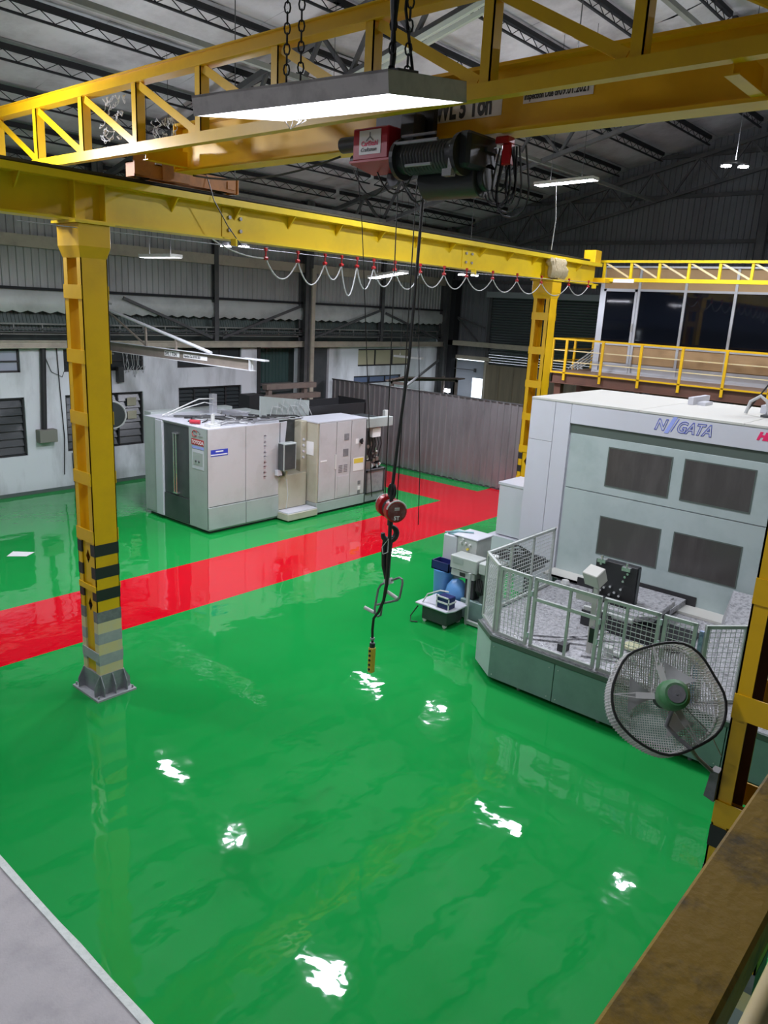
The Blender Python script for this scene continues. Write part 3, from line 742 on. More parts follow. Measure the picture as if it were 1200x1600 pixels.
part('drum_flange', MB().cyl((6.02,5.12,6.86),(6.02,5.08,6.86),.18,n=24), HBLK, h)
part('drum_flange', MB().cyl((6.02,4.42,6.86),(6.02,4.38,6.86),.18,n=24), HBLK, h)
part('hoist_motor', MB().cyl((6.30,5.0,6.70),(6.30,4.35,6.70),.17,n=24).cyl((6.30,4.35,6.70),(6.30,4.28,6.70),.12,n=24), HBLK, h, bev=.01, smooth=True)
part('gearbox', MB().box((5.94,4.28,6.74),(6.40,4.42,7.04)), HBLK, h, bev=.03)
part('control_housing', MB().box((6.0,4.95,6.98),(6.17,5.14,7.26)), HBLK, h, bev=.02)
part('side_motor', MB().cyl((6.05,5.66,7.06),(6.05,5.92,7.06),.075,n=16).cyl((6.10,5.66,6.92),(6.10,5.82,6.92),.05,n=12), HBLK, h, smooth=True)
part('guide_rod', MB().cyl((6.0,5.1,7.06),(6.0,4.7,7.06),.014,n=8).cyl((5.90,5.1,6.98),(5.90,4.6,6.98),.016,n=8).cyl((5.89,4.95,6.78),(5.89,4.65,6.78),.014,n=8), GALV, h)
part('upper_sheave', MB().cyl((6.26,5.42,6.76),(6.30,5.42,6.76),.08,n=20), HBLK, h)
part('limit_switch', MB().box((5.9,4.42,6.72),(5.94,4.47,6.92)).box((5.86,4.40,6.66),(5.93,4.5,6.72)), CHROME, h)
# hanging ropes
part('hoist_rope', MB().tube([(6.5,5.55,6.78),(6.5,5.50,3.42)], .0065, 5), CABLEK, h, label='steel rope')
part('hoist_rope', MB().tube([(6.5,5.30,6.78),(6.5,5.32,3.40)], .0065, 5), CABLEK, h, label='steel rope')
part('pull_wire', MB().tube([(6.05,5.72,6.9),(6.2,5.75,6.3),(6.45,5.66,3.4)], .005, 5), CABLEK, h)
part('pull_wire', MB().tube([(6.5,5.24,6.7),(6.5,5.22,6.0),(6.5,5.02,3.75),(6.5,5.0,3.2)], .005, 5), CABLEK, h)
lp = MB()
random.seed(11)
for i in range(9):
    y = 4.30-.02*i+random.uniform(-.05,.05); d = random.uniform(.35,.6); wd = random.uniform(.05,.2)
    pts = [V((6.35, y+wd*math.sin(t*math.pi/6)*.6, 6.95-d*math.sin(t*math.pi/12)**.8)) + V((0,-wd*t/12,0)) for t in range(13)]
    lp.tube(pts, .009, 5)
part('cable_loops', lp, CABLEK, h)
lp = MB()
for i in range(5):
    y = 5.9-.3*i; lp.tube(sag((6.2,y,6.86),(6.3,y-.42,6.80),random.uniform(.12,.35)), .009, 5)
part('control_cable', lp, CABLEK, h)
part('cable_clamp', MB().box((6.30,4.12,6.98),(6.42,4.26,7.04)).box((6.33,4.10,6.80),(6.40,4.2,6.98)), REDB, h, bev=.01, label='red cable clamp')
# hook block with two red sheaves
hb = thing('hook_block', (6.5, 5.42, 3.1), 'red twin sheave hook block hanging over the red walkway', 'hook')
ax = V((-.46,-.89,0)).normalized(); c0 = V((6.52, 5.42, 3.30)); side = V((0,0,1)).cross(ax)
dsk = mat('cover_face_dark', (.13,.035,.035), .5, dirt=(.3,.2,.2), dscale=14)
for s_ in (-1, 1):
    part('sheave_cover', MB().cyl(c0+ax*(s_*.17), c0+ax*(s_*.075), .128, n=32), REDB, hb, bev=.008, smooth=True)
    part('cover_face', MB().cyl(c0+ax*(s_*.176), c0+ax*(s_*.17), .108, n=28), dsk, hb)
    part('pale_rim', MB().tube([c0+ax*(s_*.165)+V((0,0,1))*.124*math.cos(t)+side*.124*math.sin(t) for t in [(-1.3+i*.26) for i in range(11)]], .010, 6), GREYW, hb)  # pale arc along the upper rim of each cover
part('centre_sheave', MB().cyl(c0+ax*.03, c0-ax*.03, .10, n=24), HBLK, hb)
part('cross_bar', MB().obox(c0+V((0,0,-.07)), ax*.08, side*.03, V((0,0,.02))).obox(c0+V((0,0,.06))+side*.05, ax*.08, side*.015, V((0,0,.015))), REDB, hb)
text('block_lettering', '5T', c0+ax*.178+V((0,0,-.092)), side, (0,0,1), .062, WHITE, hb, depth=.002, align='CENTER', bold=.002)
part('block_mark', MB().obox(c0+ax*.178+V((0,0,.045)), ax*.001, side*.03, V((0,0,.006))).obox(c0+ax*.178+V((0,0,.025)), ax*.001, side*.03, V((0,0,.005))), GREYW, hb)
part('shank', MB().cyl(c0+V((0,0,-.06)), c0+V((0,0,-.20)), .035, n=14), HBLK, hb, smooth=True)
hk = [c0+side*(.085*math.sin(t)+.0)+V((0,0,-.30+.085*math.cos(t))) for t in [.2+i*.33 for i in range(0,15)]]
part('hook', MB().tube(hk, [.024+.014*math.sin(math.pi*i/14) for i in range(15)], 10), HBLK, hb, smooth=True)
# bent handle frame hung on slings
cl = thing('lifting_clamp', (6.5, 5.4, 2.1), 'bent steel lifting handle frame hung by black slings from the hook', 'lifting tool')
part('sling', MB().tube([(6.5,5.46,2.95),(6.5,5.47,2.8),(6.5,5.46,2.6),(6.5,5.42,2.44)], [.03,.034,.03,.018], 8), CABLEK, cl)
part('sling', MB().tube([(6.5,5.38,2.95),(6.5,5.40,2.7),(6.5,5.39,2.44)], [.026,.03,.018], 8), CABLEK, cl)
part('handle_frame', MB().tube([(6.5,5.40,2.42),(6.5,5.22,2.52),(6.5,5.18,2.51),(6.5,5.17,2.47),(6.5,5.20,2.28),(6.5,5.23,2.24),(6.5,5.54,2.09)], .013, 8), GREYS, cl, smooth=True)
part('handle_frame', MB().tube([(6.5,5.40,2.42),(6.5,5.49,2.36),(6.5,5.53,2.29),(6.5,5.57,2.04),(6.5,5.56,1.97),(6.5,5.51,1.95),(6.5,5.47,1.98),(6.5,5.46,2.10)], .013, 8), GREYS, cl, smooth=True)
part('grip', MB().cyl((6.5,5.24,2.26),(6.46,5.36,2.32),.022,n=10), GREYW, cl)
part('grip', MB().cyl((6.5,5.58,1.98),(6.46,5.70,2.02),.022,n=10), GREYW, cl)
part('clevis', MB().obox((6.5,5.38,2.43), (.02,0,0), (0,.05,-.025), (0,.015,.03)), GREYW, cl)
# pendant control on its black cable
pc = thing('pendant_control', (6.4, 5.5, 1.25), 'yellow pendant control hanging at the end of a thick black cable', 'control')
dx_ = -.09
cp = [(6.42,5.14,6.70),(6.42,5.20,5.0),(6.42,5.29,4.1),(6.42,5.33,3.62),(6.42,5.34,3.40),(6.42,5.33,2.83),(6.42,5.34,2.42),(6.42,5.37,2.22),(6.42,5.44,2.05),(6.42,5.51,1.95),(6.42,5.52,1.80),(6.42,5.51,1.64)]
part('cable', MB().tube(cp, [.016,.016,.017,.019,.022,.022,.022,.019,.017,.016,.016,.016], 8), CABLEK, pc, smooth=True)
part('cable_loop', MB().tube([V((6.42,5.335,3.53))+V((0,.045*math.cos(t),.08*math.sin(t))) for t in [i*math.pi/6 for i in range(12)]], .018, 7, closed=True), CABLEK, pc, smooth=True)
part('cable_tie', MB().tube([(6.40,5.33,2.98),(6.40,5.42,2.86),(6.40,5.40,2.78),(6.40,5.33,2.82)], .006, 5, closed=True), GREYW, pc)
for z in (1.70, 1.64): part('strain_relief', MB().cyl((6.42,5.513,z),(6.42,5.512,z-.025),.026,n=12), GALV, pc)
part('body_neck', MB().cyl((6.42,5.51,1.63),(6.42,5.51,1.58),.034,n=12), HBLK, pc)
part('control_body', MB().box((6.385,5.475,1.25),(6.455,5.545,1.58)), PENDY, pc, bev=.01)
for i in range(5): part('push_button', MB().cyl((6.385,5.51,1.30+i*.06),(6.374,5.51,1.30+i*.06),.015,n=10), HBLK, pc)
# ================================================================== LAMPS
# near hanging panel light
A0 = V((2.705,3.768,6.438)); a_, c_ = -1.442, .171
Rm = Matrix.Rotation(a_, 3, 'Z') @ Matrix.Rotation(.005, 3, 'Y') @ Matrix.Rotation(c_, 3, 'X')
ex, ey, ez = Rm @ V((1,0,0)), Rm @ V((0,1,0)), Rm @ V((0,0,1))
LL, WW, HH = 1.25, .739, .098
cc = A0+ex*LL/2+ey*WW/2+ez*HH/2
nl = thing('hanging_panel_light', tuple(cc), 'large grey box light glowing white below, hung on chains in front of the lattice girder', 'lamp')
hs = MB(); t = .012
hs.obox(cc+ez*(HH/2-t/2), ex*LL/2, ey*WW/2, ez*t/2)
for s in (-1,1):
    hs.obox(cc+ey*s*(WW/2-t/2), ex*LL/2, ey*t/2, ez*HH/2); hs.obox(cc+ex*s*(LL/2-t/2), ex*t/2, ey*WW/2, ez*HH/2)
part('housing', hs, FIX, nl, bev=.003)
part('diffuser', MB().obox(cc-ez*(HH/2-.012), ex*(LL/2-t), ey*(WW/2-t), ez*.003), DIFF, nl)
arealight('lamp_light', cc-ez*(HH/2+.004), LL-.05, WW-.05, NEAR_W, nl, -ez, ex)
def chain(mb, p, q, r=.016, pitch=.05):
    p = V(p); q = V(q); n_ = int((q-p).length/pitch); d = (q-p).normalized(); s1 = d.orthogonal().normalized(); s2 = d.cross(s1)
    for i in range(n_):
        c = p+d*pitch*(i+.5); s = s1 if i % 2 else s2
        mb.tube([c+d*(.6*pitch*math.cos(t_))+s*(r*math.sin(t_)) for t_ in [k*math.pi/4 for k in range(8)]], .0045, 4, closed=True)
    return mb
top = cc+ez*HH/2
cA = top-ex*(LL/2-.30)+ey*.05; cB = top-ex*(LL/2-.40)+ey*.05; cC = top+ex*(LL/2-.16)-ey*.1; cD = top+ex*(LL/2-.12)-ey*.02
for c in (cA, cB, cC, cD):
    part('chain', chain(MB(), c, c+V((.0,0,1.9))), BLK, nl)
part('chain_hook', MB().obox(cC+ez*.012, ex*.10, ey*.09, ez*.012).tube([cC+V((0,0,.02)),cC+V((.03,.02,.10)),cC+V((0,.0,.2)),cC+V((0,0,.42))],[.012,.016,.012,.03],8), HBLK, nl)
part('chain_hook', MB().obox(cA+ez*.01, ex*.09, ey*.03, ez*.008), HBLK, nl)
part('power_cable', MB().tube([cD+V((0,0,1.9)),cD+V((.02,.01,.9)),cD+V((0,.03,.3)),cD+V((.02,-.02,.02))], .008, 6), CABLEK, nl)
random.seed(21); wbm = MB(); base = cc-ez*(HH/2)+ex*.06-ey*(WW/2-.01)
nod = []
for i in range(70):
    u = random.uniform(-1,1); d = (1-abs(u)**1.2)*random.random()
    nod.append(base+ex*u*.13+V((0,0,-.13*d))+ey*random.uniform(0,.04))
for p in nod:
    for q in sorted(nod, key=lambda q: (q-p).length)[1:4]: wbm.tube([p,q], .0016, 3)
part('cobweb', wbm, WEB, nl, kind='stuff')
# suspended fluorescent box lights and twin floods
def fluor(x, y, z, label, rot=math.pi/2, L=1.22, W=.30, lit=1.0, tilt=0.0):
    c = V((x,y,z)); f = thing('fluorescent_light', (x,y,z), label, 'lamp', 'suspended fluorescent box lights')
    e1 = V((math.cos(rot)*math.cos(tilt),math.sin(rot)*math.cos(tilt),math.sin(tilt))); e2 = V((-math.sin(rot),math.cos(rot),0)); e3 = e1.cross(e2)
    part('housing', MB().obox(c+e3*.05, e1*L/2, e2*W/2, e3*.008).obox(c+e3*.02+e2*W/2, e1*L/2, e2*.006, e3*.035).obox(c+e3*.02-e2*W/2, e1*L/2, e2*.006, e3*.035).obox(c+e3*.02+e1*L/2, e1*.006, e2*W/2, e3*.035).obox(c+e3*.02-e1*L/2, e1*.006, e2*W/2, e3*.035), GREYW, f)
    part('diffuser', MB().obox(c+e3*.0, e1*(L/2-.01), e2*(W/2-.01), e3*.012), DIFF2, f)
    s = MB()
    zt = roofz(y)-.06
    for k in (-.4,.4): s.tube([c+e1*k+e3*.06, V((c.x+e1.x*k, c.y+e1.y*k, zt))], .006, 4)
    part('hanger', s, CABLEK, f)
    arealight('lamp_light', c-e3*.016, L, W, FLUO_W*lit, f, (0,0,-1), e1)
    arealight('roof_fill_light', c+e3*.07, L, W, FLUO_W*lit*UP, f, (0,0,1), e1)   # added above the solid housing to brighten the roof
    return f
def flood(x, y, z, label, aim=(0,0,-1), lit=1.0, heads=(0,0,-1)):
    c = V((x,y,z)); f = thing('flood_light', (x,y,z), label, 'lamp', 'twin flood lights')
    aim = V(aim).normalized(); s = V((.64,-.77,0)).normalized()
    for k in (-.17,.17):
        p = c+s*k
        part('lamp_head', MB().cyl(p+V((0,0,.06)), p+V((0,0,.01)), .05, .10, n=20), GREYS, f, smooth=True)
        part('lens', MB().cyl(p+V((0,0,.012)), p-V((0,0,.012)), .095, n=20), FLOODM, f)
        arealight('lamp_light', p-V((0,0,.02)), .18, .18, FLOOD_W*lit/2, f, heads)
    part('mount_bar', MB().bar(c-s*.22+V((0,0,.08)), c+s*.22+V((0,0,.08)), .03,.03).bar(c+V((0,0,.08)), (x,y,roofz(y)-.06),.012,.012,(1,0,0)), STEELC, f)
    arealight('roof_fill_light', c+V((0,0,.12)), .3, .3, FLOOD_W*lit*UP*.6, f, (0,0,1))  # extra upward light, added to brighten the roof
    return f
R90 = math.pi/2
fluor(10.02,15.24,6.32,'white box light over the grey machining centre left of the jib')
fluor(17.41,15.07,6.41,'bright box light behind the festoon cables near the hoist rope', tilt=-.14, W=.4)
fluor(17.0,9.45,8.5,'box light under the roof above the far end of the runway', L=1.5, tilt=-.03)
fluor(9.64,9.29,8.23,'box light hidden behind the bridge girder and hoist')
fluor(22.3,18.1,3.78,'low narrow tube light beyond the metal fence', L=1.3, W=.15, lit=.5)
flood(9.58,12.11,6.47,'twin flood under the runway beam right of the left column')
flood(17.6,12.4,6.46,'twin flood under the runway beam near the distant column')
flood(17.1,5.75,8.6,'twin flood on the far gable truss at upper right')
flood(10.3,5.75,8.5,'twin flood above the bridge girder, hidden from the walkway')
fluor(2.6,9.4,8.3,'box light over the left foreground, outside the view')
fluor(2.6,15.2,6.4,'box light at the left wall behind the photographer')
flood(4.25,11.1,7.45,'twin flood just left of the lattice girder, outside the view', heads=(.9,-.35,-.2), lit=.8)
fluor(10.2,1.9,8.3,'box light above the right part of the white machine')
fluor(17.2,1.9,8.3,'box light above the site office')
fluor(-2.5,4.5,7.5,'box light behind the photographer')
fluor(24.6,4.5,8.8,'box light in the far bay behind the site office', lit=.5)
# ================================================================== FESTOON
fs = thing('festoon_cable', (12, 9.2, 6.2), 'row of grey cable loops on red trolleys under the runway beam', 'cable')
part('catenary_wire', MB().tube([(4.2,9.2,6.24),(7.46,9.2,6.235),(13.46,9.2,6.26),(18.9,9.2,6.39)], .006, 5), GALV, fs)
for x in (7.3, 13.3, 18.6): part('wire_bracket', MB().box((x-.015,9.19,6.24),(x+.015,9.30,6.34)), YELB, fs)
FXS = [7.85,8.49,9.08,9.46,9.83,10.25,10.81,11.53,12.26,13.0,13.93,14.88,15.91,17.2,18.2]
FSG = [.28,.34,.24,.48,.36,.30,.32,.26,.26,.26,.26,.26,.26,.22]
fz = lambda x: 6.235+(x-7.46)*.0135
tr0 = None
for i, x in enumerate(FXS):
    z = fz(x)
    if tr0 is None:
        tr0 = part('festoon_trolley', MB().box((x-.02,9.18,z-.02),(x+.02,9.22,z+.03)).box((x-.008,9.19,z-.10),(x+.008,9.21,z-.02)).cyl((x-.03,9.2,z-.12),(x+.03,9.2,z-.12),.028,n=10), REDB, fs, bev=.003, label='small red trolley'); t0 = (x, z)
    else: inst(tr0, 'festoon_trolley', (x-t0[0], 0, z-t0[1]), fs)
    if i < len(FXS)-1:
        part('cable_loop', MB().tube(sag((x,9.2,z-.12),(FXS[i+1],9.2,fz(FXS[i+1])-.12),FSG[i],12), .011, 5), CABLE, fs, smooth=True)
part('cable_tail', MB().tube(sag((7.85,9.2,6.12),(6.9,9.22,6.30),.06,8), .011, 5), CABLE, fs)
# ================================================================== JIB CRANE on the left wall
jc = thing('jib_crane', (11.55, 20.35, 4.0), 'wall jib crane with grey I-beam arm marked 1 ton, over the grey machining centre', 'crane')
JX = 11.55; JM = mat('jib_grey_brown', (.20,.17,.14), .5, dirt=(.12,.1,.09), dscale=3); JW = mat('jib_edge_highlight', (.55,.56,.58), .4)  # white of the edges stands for strong lamp highlights on the arm
yt = 14.0
part('arm_web', MB().box((JX-.006,yt,3.96),(JX+.006,20.3,4.20)), JM, jc)
part('arm_flange', MB().box((JX-.07,yt,4.20),(JX+.07,20.3,4.212)), JW, jc)
part('arm_flange', MB().box((JX-.07,yt-.1,3.948),(JX+.07,20.3,3.96)), JW, jc)
part('arm_tip', MB().box((JX-.06,yt-.55,4.20),(JX+.06,yt+.2,4.235)).box((JX-.07,yt,3.95),(JX+.07,yt+.012,4.21)), JW, jc)
part('tie_tube', MB().cyl((JX,20.2,5.08),(JX,15.5,4.24),.04,n=10), JW, jc)
part('pivot_post', MB().cyl((JX,20.2,3.7),(JX,20.2,5.3),.06,n=12).box((JX-.1,20.1,3.85),(JX+.1,20.39,3.9)).box((JX-.1,20.1,5.2),(JX+.1,20.39,5.25)), STEELG, jc)
part('strut', MB().bar((JX,16.95,4.21),(JX,16.95,4.46),.06,.04), JM, jc)
part('strut', MB().bar((JX,18.3,4.21),(JX,18.3,4.72),.06,.04), JM, jc)
part('strut', MB().bar((JX,18.3,4.22),(JX,20.1,5.0),.04,.04), JM, jc)
sg = part('sign_plate', MB().box((JX-.012,16.8,4.03),(JX-.008,17.45,4.16)), WHITE, jc, label='white 1 ton sign')
text('sign_lettering', 'SWL 1 TON', (JX-.014,17.42,4.05), (0,-1,0), (0,0,1), .125, BLK, sg, depth=.002, bold=.003, wscale=.78)
sg = part('sign_plate', MB().box((JX-.012,15.65,4.035),(JX-.008,16.63,4.14)), WHITE, jc, label='white inspection sign')
text('sign_lettering', 'Inspection Due of 09.01.2021', (JX-.014,16.60,4.06), (0,-1,0), (0,0,1), .085, BLK, sg, depth=.002, bold=.002, wscale=.68)
# ================================================================== LEFT WALL FITTINGS
dk = thing('downpipe', (9.85, 20.7, 1.45), 'black downpipe ending in a grey box on the white wall at far left', 'pipe')
part('pipe', MB().cyl((9.93,20.72,4.02),(9.83,20.72,1.8),.075,n=12), BLK, dk, smooth=True)
part('collector_box', MB().box((9.62,20.55,1.45),(10.12,20.8,1.80)), mat('mud_grey_box', (.20,.20,.17), .7), dk, bev=.01)
solo('wall_cable', MB().tube([(10.33,20.77,4.0),(10.36,20.77,3.0),(10.42,20.77,1.5),(10.36,20.77,.45)], .014, 5), CABLEK, 'thin black cable hanging down the white wall beside the downpipe', 'cable')
solo('wall_cable', MB().tube([(10.0,20.77,3.75),(10.15,20.77,3.35),(10.45,20.77,3.2),(10.6,20.77,3.55)], .009, 5), CABLEK, 'slack black wire looping between downpipe and upper window', 'cable')
solo('wall_cable', MB().tube([(10.62,20.77,1.05),(10.64,20.77,.2)], .012, 5), CABLEK, 'short black cable dropping from the lower window to the floor', 'cable')
wfn = thing('wall_fan', (11.7, 20.5, 2.12), 'round dusty white fan on the left wall beside the yellow column', 'fan')
fa = V((-.5,-.86,0)).normalized(); fc = V((11.70,20.42,2.12))
part('fan_ring', MB().cyl(fc-fa*.12, fc+fa*.1, .40, n=32), FANN, wfn, smooth=True)
part('fan_mesh', MB().cyl(fc+fa*.10, fc+fa*.13, .36, n=28), MCD, wfn)
part('fan_rim', MB().tube([fc+fa*.11+V((0,0,.39*math.cos(t)))+fa.cross(V((0,0,1)))*.39*math.sin(t) for t in [i*math.pi/16 for i in range(32)]], .022, 6, closed=True), GREYW, wfn)
part('fan_bracket', MB().bar(fc-fa*.1, (11.9,20.8,2.12), .05,.05), STEELC, wfn)
wl_ = MB()
random.seed(5)
for i in range(7):
    x = 12.3+i*.09; wl_.tube([(x,20.75,3.9),(x+random.uniform(-.1,.1),20.72,3.5),(x+random.uniform(-.1,.15),20.75,3.2+random.uniform(-.1,.1)),(x+.2,20.75,3.45)], .009, 4)
solo('cable_tangle', wl_, CABLE, 'tangle of pale cables hanging before the upper window under the jib arm', 'cable', smooth=True)
solo('switch_box', MB().box((12.08,20.62,3.0),(12.26,20.8,3.45)), MCD, 'dark switch box on the white wall just right of the yellow column', 'box', bev=.01)
solo('floor_paper', MB().add([(6.86,16.26,.003),(7.18,15.93,.003),(6.92,15.76,.005),(6.62,16.02,.004),(6.86,16.26,.005),(7.18,15.93,.005),(6.92,15.76,.007),(6.62,16.02,.006)],[(0,1,2,3),(7,6,5,4),(0,4,5,1),(1,5,6,2),(2,6,7,3),(3,7,4,0)]), WHITE, 'white sheet lying on the green floor at far left', 'paper')
# scrap frames behind the grey machine
sf = thing('steel_frame_stack', (16.6, 18.3, 0), 'rusty grey steel frame standing behind the grey machining centre', 'frame')
for x in (15.7,17.2): part('upright', MB().box((x,18.2,0),(x+.14,18.34,3.0)), RUST, sf)
for z,a,b in ((2.72,15.5,17.9),(3.05,15.6,17.7),(2.40,16.4,17.8)): part('cross_beam', MB().box((a,18.16,z-.16),(b,18.38,z)), RUST, sf)
part('black_block', MB().box((14.95,18.2,0),(15.55,18.7,2.75)), BLK, sf)
# ================================================================== GREY MACHINING CENTRE
tc = thing('machining_center', (13.8, 16, 0), 'long grey-white machining centre with charcoal door, control pendant and cabinets', 'machine')
XW, YS, YN, ZT = 10.8, 14.65, 17.32, 2.55
core = MB(); pg = [(XW+.05,YS+.03),(13.0,YS+.02),(13.25,YS+.35),(14.1,15.05),(14.1,YN),(XW+.05,YN)]
core.prism([(a,b,.06) for a,b in pg], (0,0,ZT-.07)); part('body_core', core, MCPG, tc)
part('plinth', MB().prism([(a+(.06 if a < 12 else -.05),b+(.06 if b < 16 else -.05),0) for a,b in pg], (0,0,.07)), BLK, tc)  # inset and black: the shadow gap below the panels is put into its colour
part('roof_panel', MB().prism([(XW,YS,ZT-.01),(13.0,YS,ZT-.01),(13.25,YS+.3,ZT-.01),(13.3,YN,ZT-.01),(XW,YN,ZT-.01)], (0,0,.02)), MCW, tc)
for (a,b,z0,z1,m_,dx) in ((17.32,16.80,.12,ZT,MCPG,0),(16.78,16.48,.10,ZT-.02,MCW,-.03),(15.40,14.65,.09,ZT,MCPG,0)):
    part('front_panel', MB().box((XW+dx,b,z0),(XW+.045,a,z1)), m_, tc, bev=.006)
part('door', MB().box((XW+.02,15.42,.74),(XW+.045,16.46,ZT-.06)), MCD, tc, label='charcoal sliding door')
part('lower_door_panel', MB().box((XW+.0,15.42,.10),(XW+.045,16.46,.72)), MCD, tc)
dh = part('door_handle', MB().cyl((XW-.05,15.86,.80),(XW-.05,15.86,2.30),.018,n=8).cyl((XW-.05,15.96,.82),(XW-.05,15.96,2.30),.018,n=8).box((XW-.06,15.82,2.28),(XW+.02,16.0,2.31)).box((XW-.06,15.82,.79),(XW+.02,16.0,.82)), CHROME, tc, label='paired chrome door bars')
for (a,b) in ((XW,11.92),(11.94,13.0)):
    part('side_panel', MB().box((a,YS-.005,.68),(b,YS+.028,ZT)), MCP, tc, bev=.005)
    part('side_skirt', MB().box((a,YS-.03,.11),(b,YS+.028,.66)), MCPG, tc, bev=.005)
part('recess_panel', MB().prism([(13.02,YS+.02,1.05),(13.26,YS+.38,1.05),(14.08,15.02,1.05),(14.08,14.98,1.05),(13.28,YS+.33,1.05),(13.05,YS-.0,1.05)],(0,0,ZT-1.06)), MCD, tc)
part('recess_cheek', MB().prism([(13.0,YS+.0,1.55),(13.0,YS+.0,ZT),(13.36,YS+.1,ZT),(13.30,YS+.1,2.0),(13.12,YS+.1,1.55)],(0,.03,0)), MCW, tc)
part('lower_bulge', MB().prism([(13.0,YS,.25),(13.0,YS,1.15),(13.0,YS+.5,1.25),(13.0,YS+.5,.25)],(1.0,0,0)), MCY, tc, bev=.01)
part('control_column', MB().box((13.84,14.72,.5),(14.05,15.0,2.52)), MCY, tc, bev=.01)
for i in range(4): part('push_button', MB().cyl((13.93,14.72,1.55+i*.16),(13.93,14.69,1.55+i*.16),.035,n=10), MCW, tc)
pn = part('control_pendant', MB().box((12.92,14.36,1.34),(13.36,14.58,2.06)), MCPG, tc, bev=.02)
part('pendant_screen', MB().box((12.95,14.345,1.38),(13.30,14.362,2.02)), MCD, pn)
part('pendant_edge', MB().box((12.905,14.38,1.36),(12.925,14.56,2.04)), MCD, pn)
part('pendant_stem', MB().cyl((13.14,14.5,1.05),(13.14,14.5,1.36),.03,n=10).bar((13.14,14.5,1.2),(13.4,14.9,1.2),.05,.05), MCY, pn)
part('hand_wheel_box', MB().box((12.84,14.48,1.22),(12.98,14.60,1.36)), MCW, pn)
part('hand_wheel_cord', MB().tube([(13.12,14.46,1.1),(13.14,14.42,.7),(13.1,14.44,.3)], .012, 5), CABLE, pn)
tb = part('drip_tray', MB().box((12.98,14.22,.04),(14.04,14.66,.22)), MCY, tc, bev=.012)
part('tray_top', MB().box((13.0,14.24,.22),(14.02,14.65,.245)), MCW, tb)
# cabinets
CY = 14.30
cb = part('cabinet', MB().box((14.06,CY+.025,.34),(15.94,15.3,2.50)), MCY, tc, bev=.008)
part('cabinet_roof', MB().box((14.04,CY,2.49),(15.96,15.35,2.52)), MCW, cb)
part('cabinet_base', MB().box((14.06,CY-.01,.07),(15.94,15.3,.335)), MCPG, cb, bev=.005)
part('cabinet_plinth', MB().box((14.1,CY+.05,0),(16.8,15.2,.07)), BLK, cb)
for a, b in ((14.12,14.74),(14.76,15.32),(15.34,15.92)):
    part('cabinet_door', MB().box((a,CY-.005,.36),(b,CY+.02,2.48)), MCP, cb, bev=.004)
part('paper_plate', MB().box((14.055,14.45,1.62),(14.045,14.85,1.98)), WHITE, cb)
part('nameplate', MB().box((14.16,CY-.012,1.45),(14.40,CY-.004,1.49)), WHITE, cb)
part('door_catch', MB().box((14.70,CY-.02,1.2),(14.76,CY-.004,1.6)), GREYW, cb)
for x,z,s in ((15.14,2.05,.09),(15.12,1.62,.10)): part('vent_grille', MB().box((x-s,CY-.014,z-s),(x+s,CY-.004,z+s)), GREYS, cb)
for x in (14.94,15.14): 
    for k in range(5): part('louvre', MB().box((x-.08,CY-.012,1.08+k*.045),(x+.07,CY-.003,1.10+k*.045)), GREYS, cb)
part('isolator_switch', MB().cyl((15.72,CY,1.88),(15.72,CY-.05,1.88),.06,n=12).box((15.70,CY-.07,1.80),(15.74,CY-.04,1.96)), BLK, cb)
part('switch_label', MB().box((15.50,CY-.012,1.82),(15.62,CY-.004,1.96)), WHITE, cb)
yl = part('warning_label', MB().box((15.44,CY-.012,1.05),(15.86,CY-.004,1.42)), WHITE, cb)
part('label_stripe', MB().box((15.46,CY-.016,1.27),(15.84,CY-.011,1.40)), YLAB, yl)
for z,m_ in ((.70,GREYS),(.54,WHITE),(.42,GREYS)): part('socket', MB().box((15.66,CY-.016,z-.05),(15.76,CY-.003,z+.05)), m_, cb)
part('lower_hatch', MB().box((14.84,CY-.012,.40),(15.28,CY-.004,.98)), MCP, cb, bev=.003)
bayp = part('service_bay', MB().box((15.95,14.75,.07),(16.85,15.3,2.45)).box((15.95,CY,.07),(15.99,14.8,2.45)).box((16.80,CY,.07),(16.85,14.8,1.0)), MCD, tc)
part('top_bar', MB().box((15.95,CY-.02,2.22),(17.05,14.5,2.48)), MCPG, bayp, bev=.006)
part('lower_panel', MB().box((16.0,CY,.08),(16.80,CY+.03,1.0)), GALV, bayp)
part('panel_frame', MB().box((16.0,CY-.02,.94),(16.80,CY+.0,1.0)).box((16.0,CY-.02,.30),(16.80,CY+.0,.34)).box((16.0,CY-.02,.30),(16.05,CY,1.0)).box((16.75,CY-.02,.3),(16.80,CY,1.0)), MCD, bayp)
random.seed(9)
for i in range(22):
    x = random.uniform(16.08,16.72); z = random.uniform(1.05,2.1); r = random.uniform(.025,.06)
    kind = i % 3
    mb = MB()
    if kind == 0: mb.cyl((x,14.5,z),(x,14.4,z),r,n=10)
    elif kind == 1: mb.cyl((x,14.45,z-.06),(x,14.45,z+.06),r*.7,n=8)
    else: mb.box((x-r,14.42,z-r),(x+r,14.55,z+r))
    part('valve', mb, [CHROME, GREYW, BLK, RUST][i % 4], bayp)
part('gauge_box', MB().box((16.28,14.36,1.92),(16.62,14.5,2.18)), WHITE, bayp)
pb = MB()
for i in range(6): x = 16.1+i*.12; pb.tube([(x,14.5,2.1),(x+.05,14.42,1.7),(x-.04,14.45,1.3),(x,14.5,1.05)], .014, 5)
part('hose', pb, CABLEK, bayp)
part('red_block', MB().box((16.05,14.38,1.0),(16.3,14.5,1.22)), RUST, bayp)
part('pole_box', MB().box((17.0,14.55,2.3),(17.14,14.65,2.62)), GREYW, bayp)
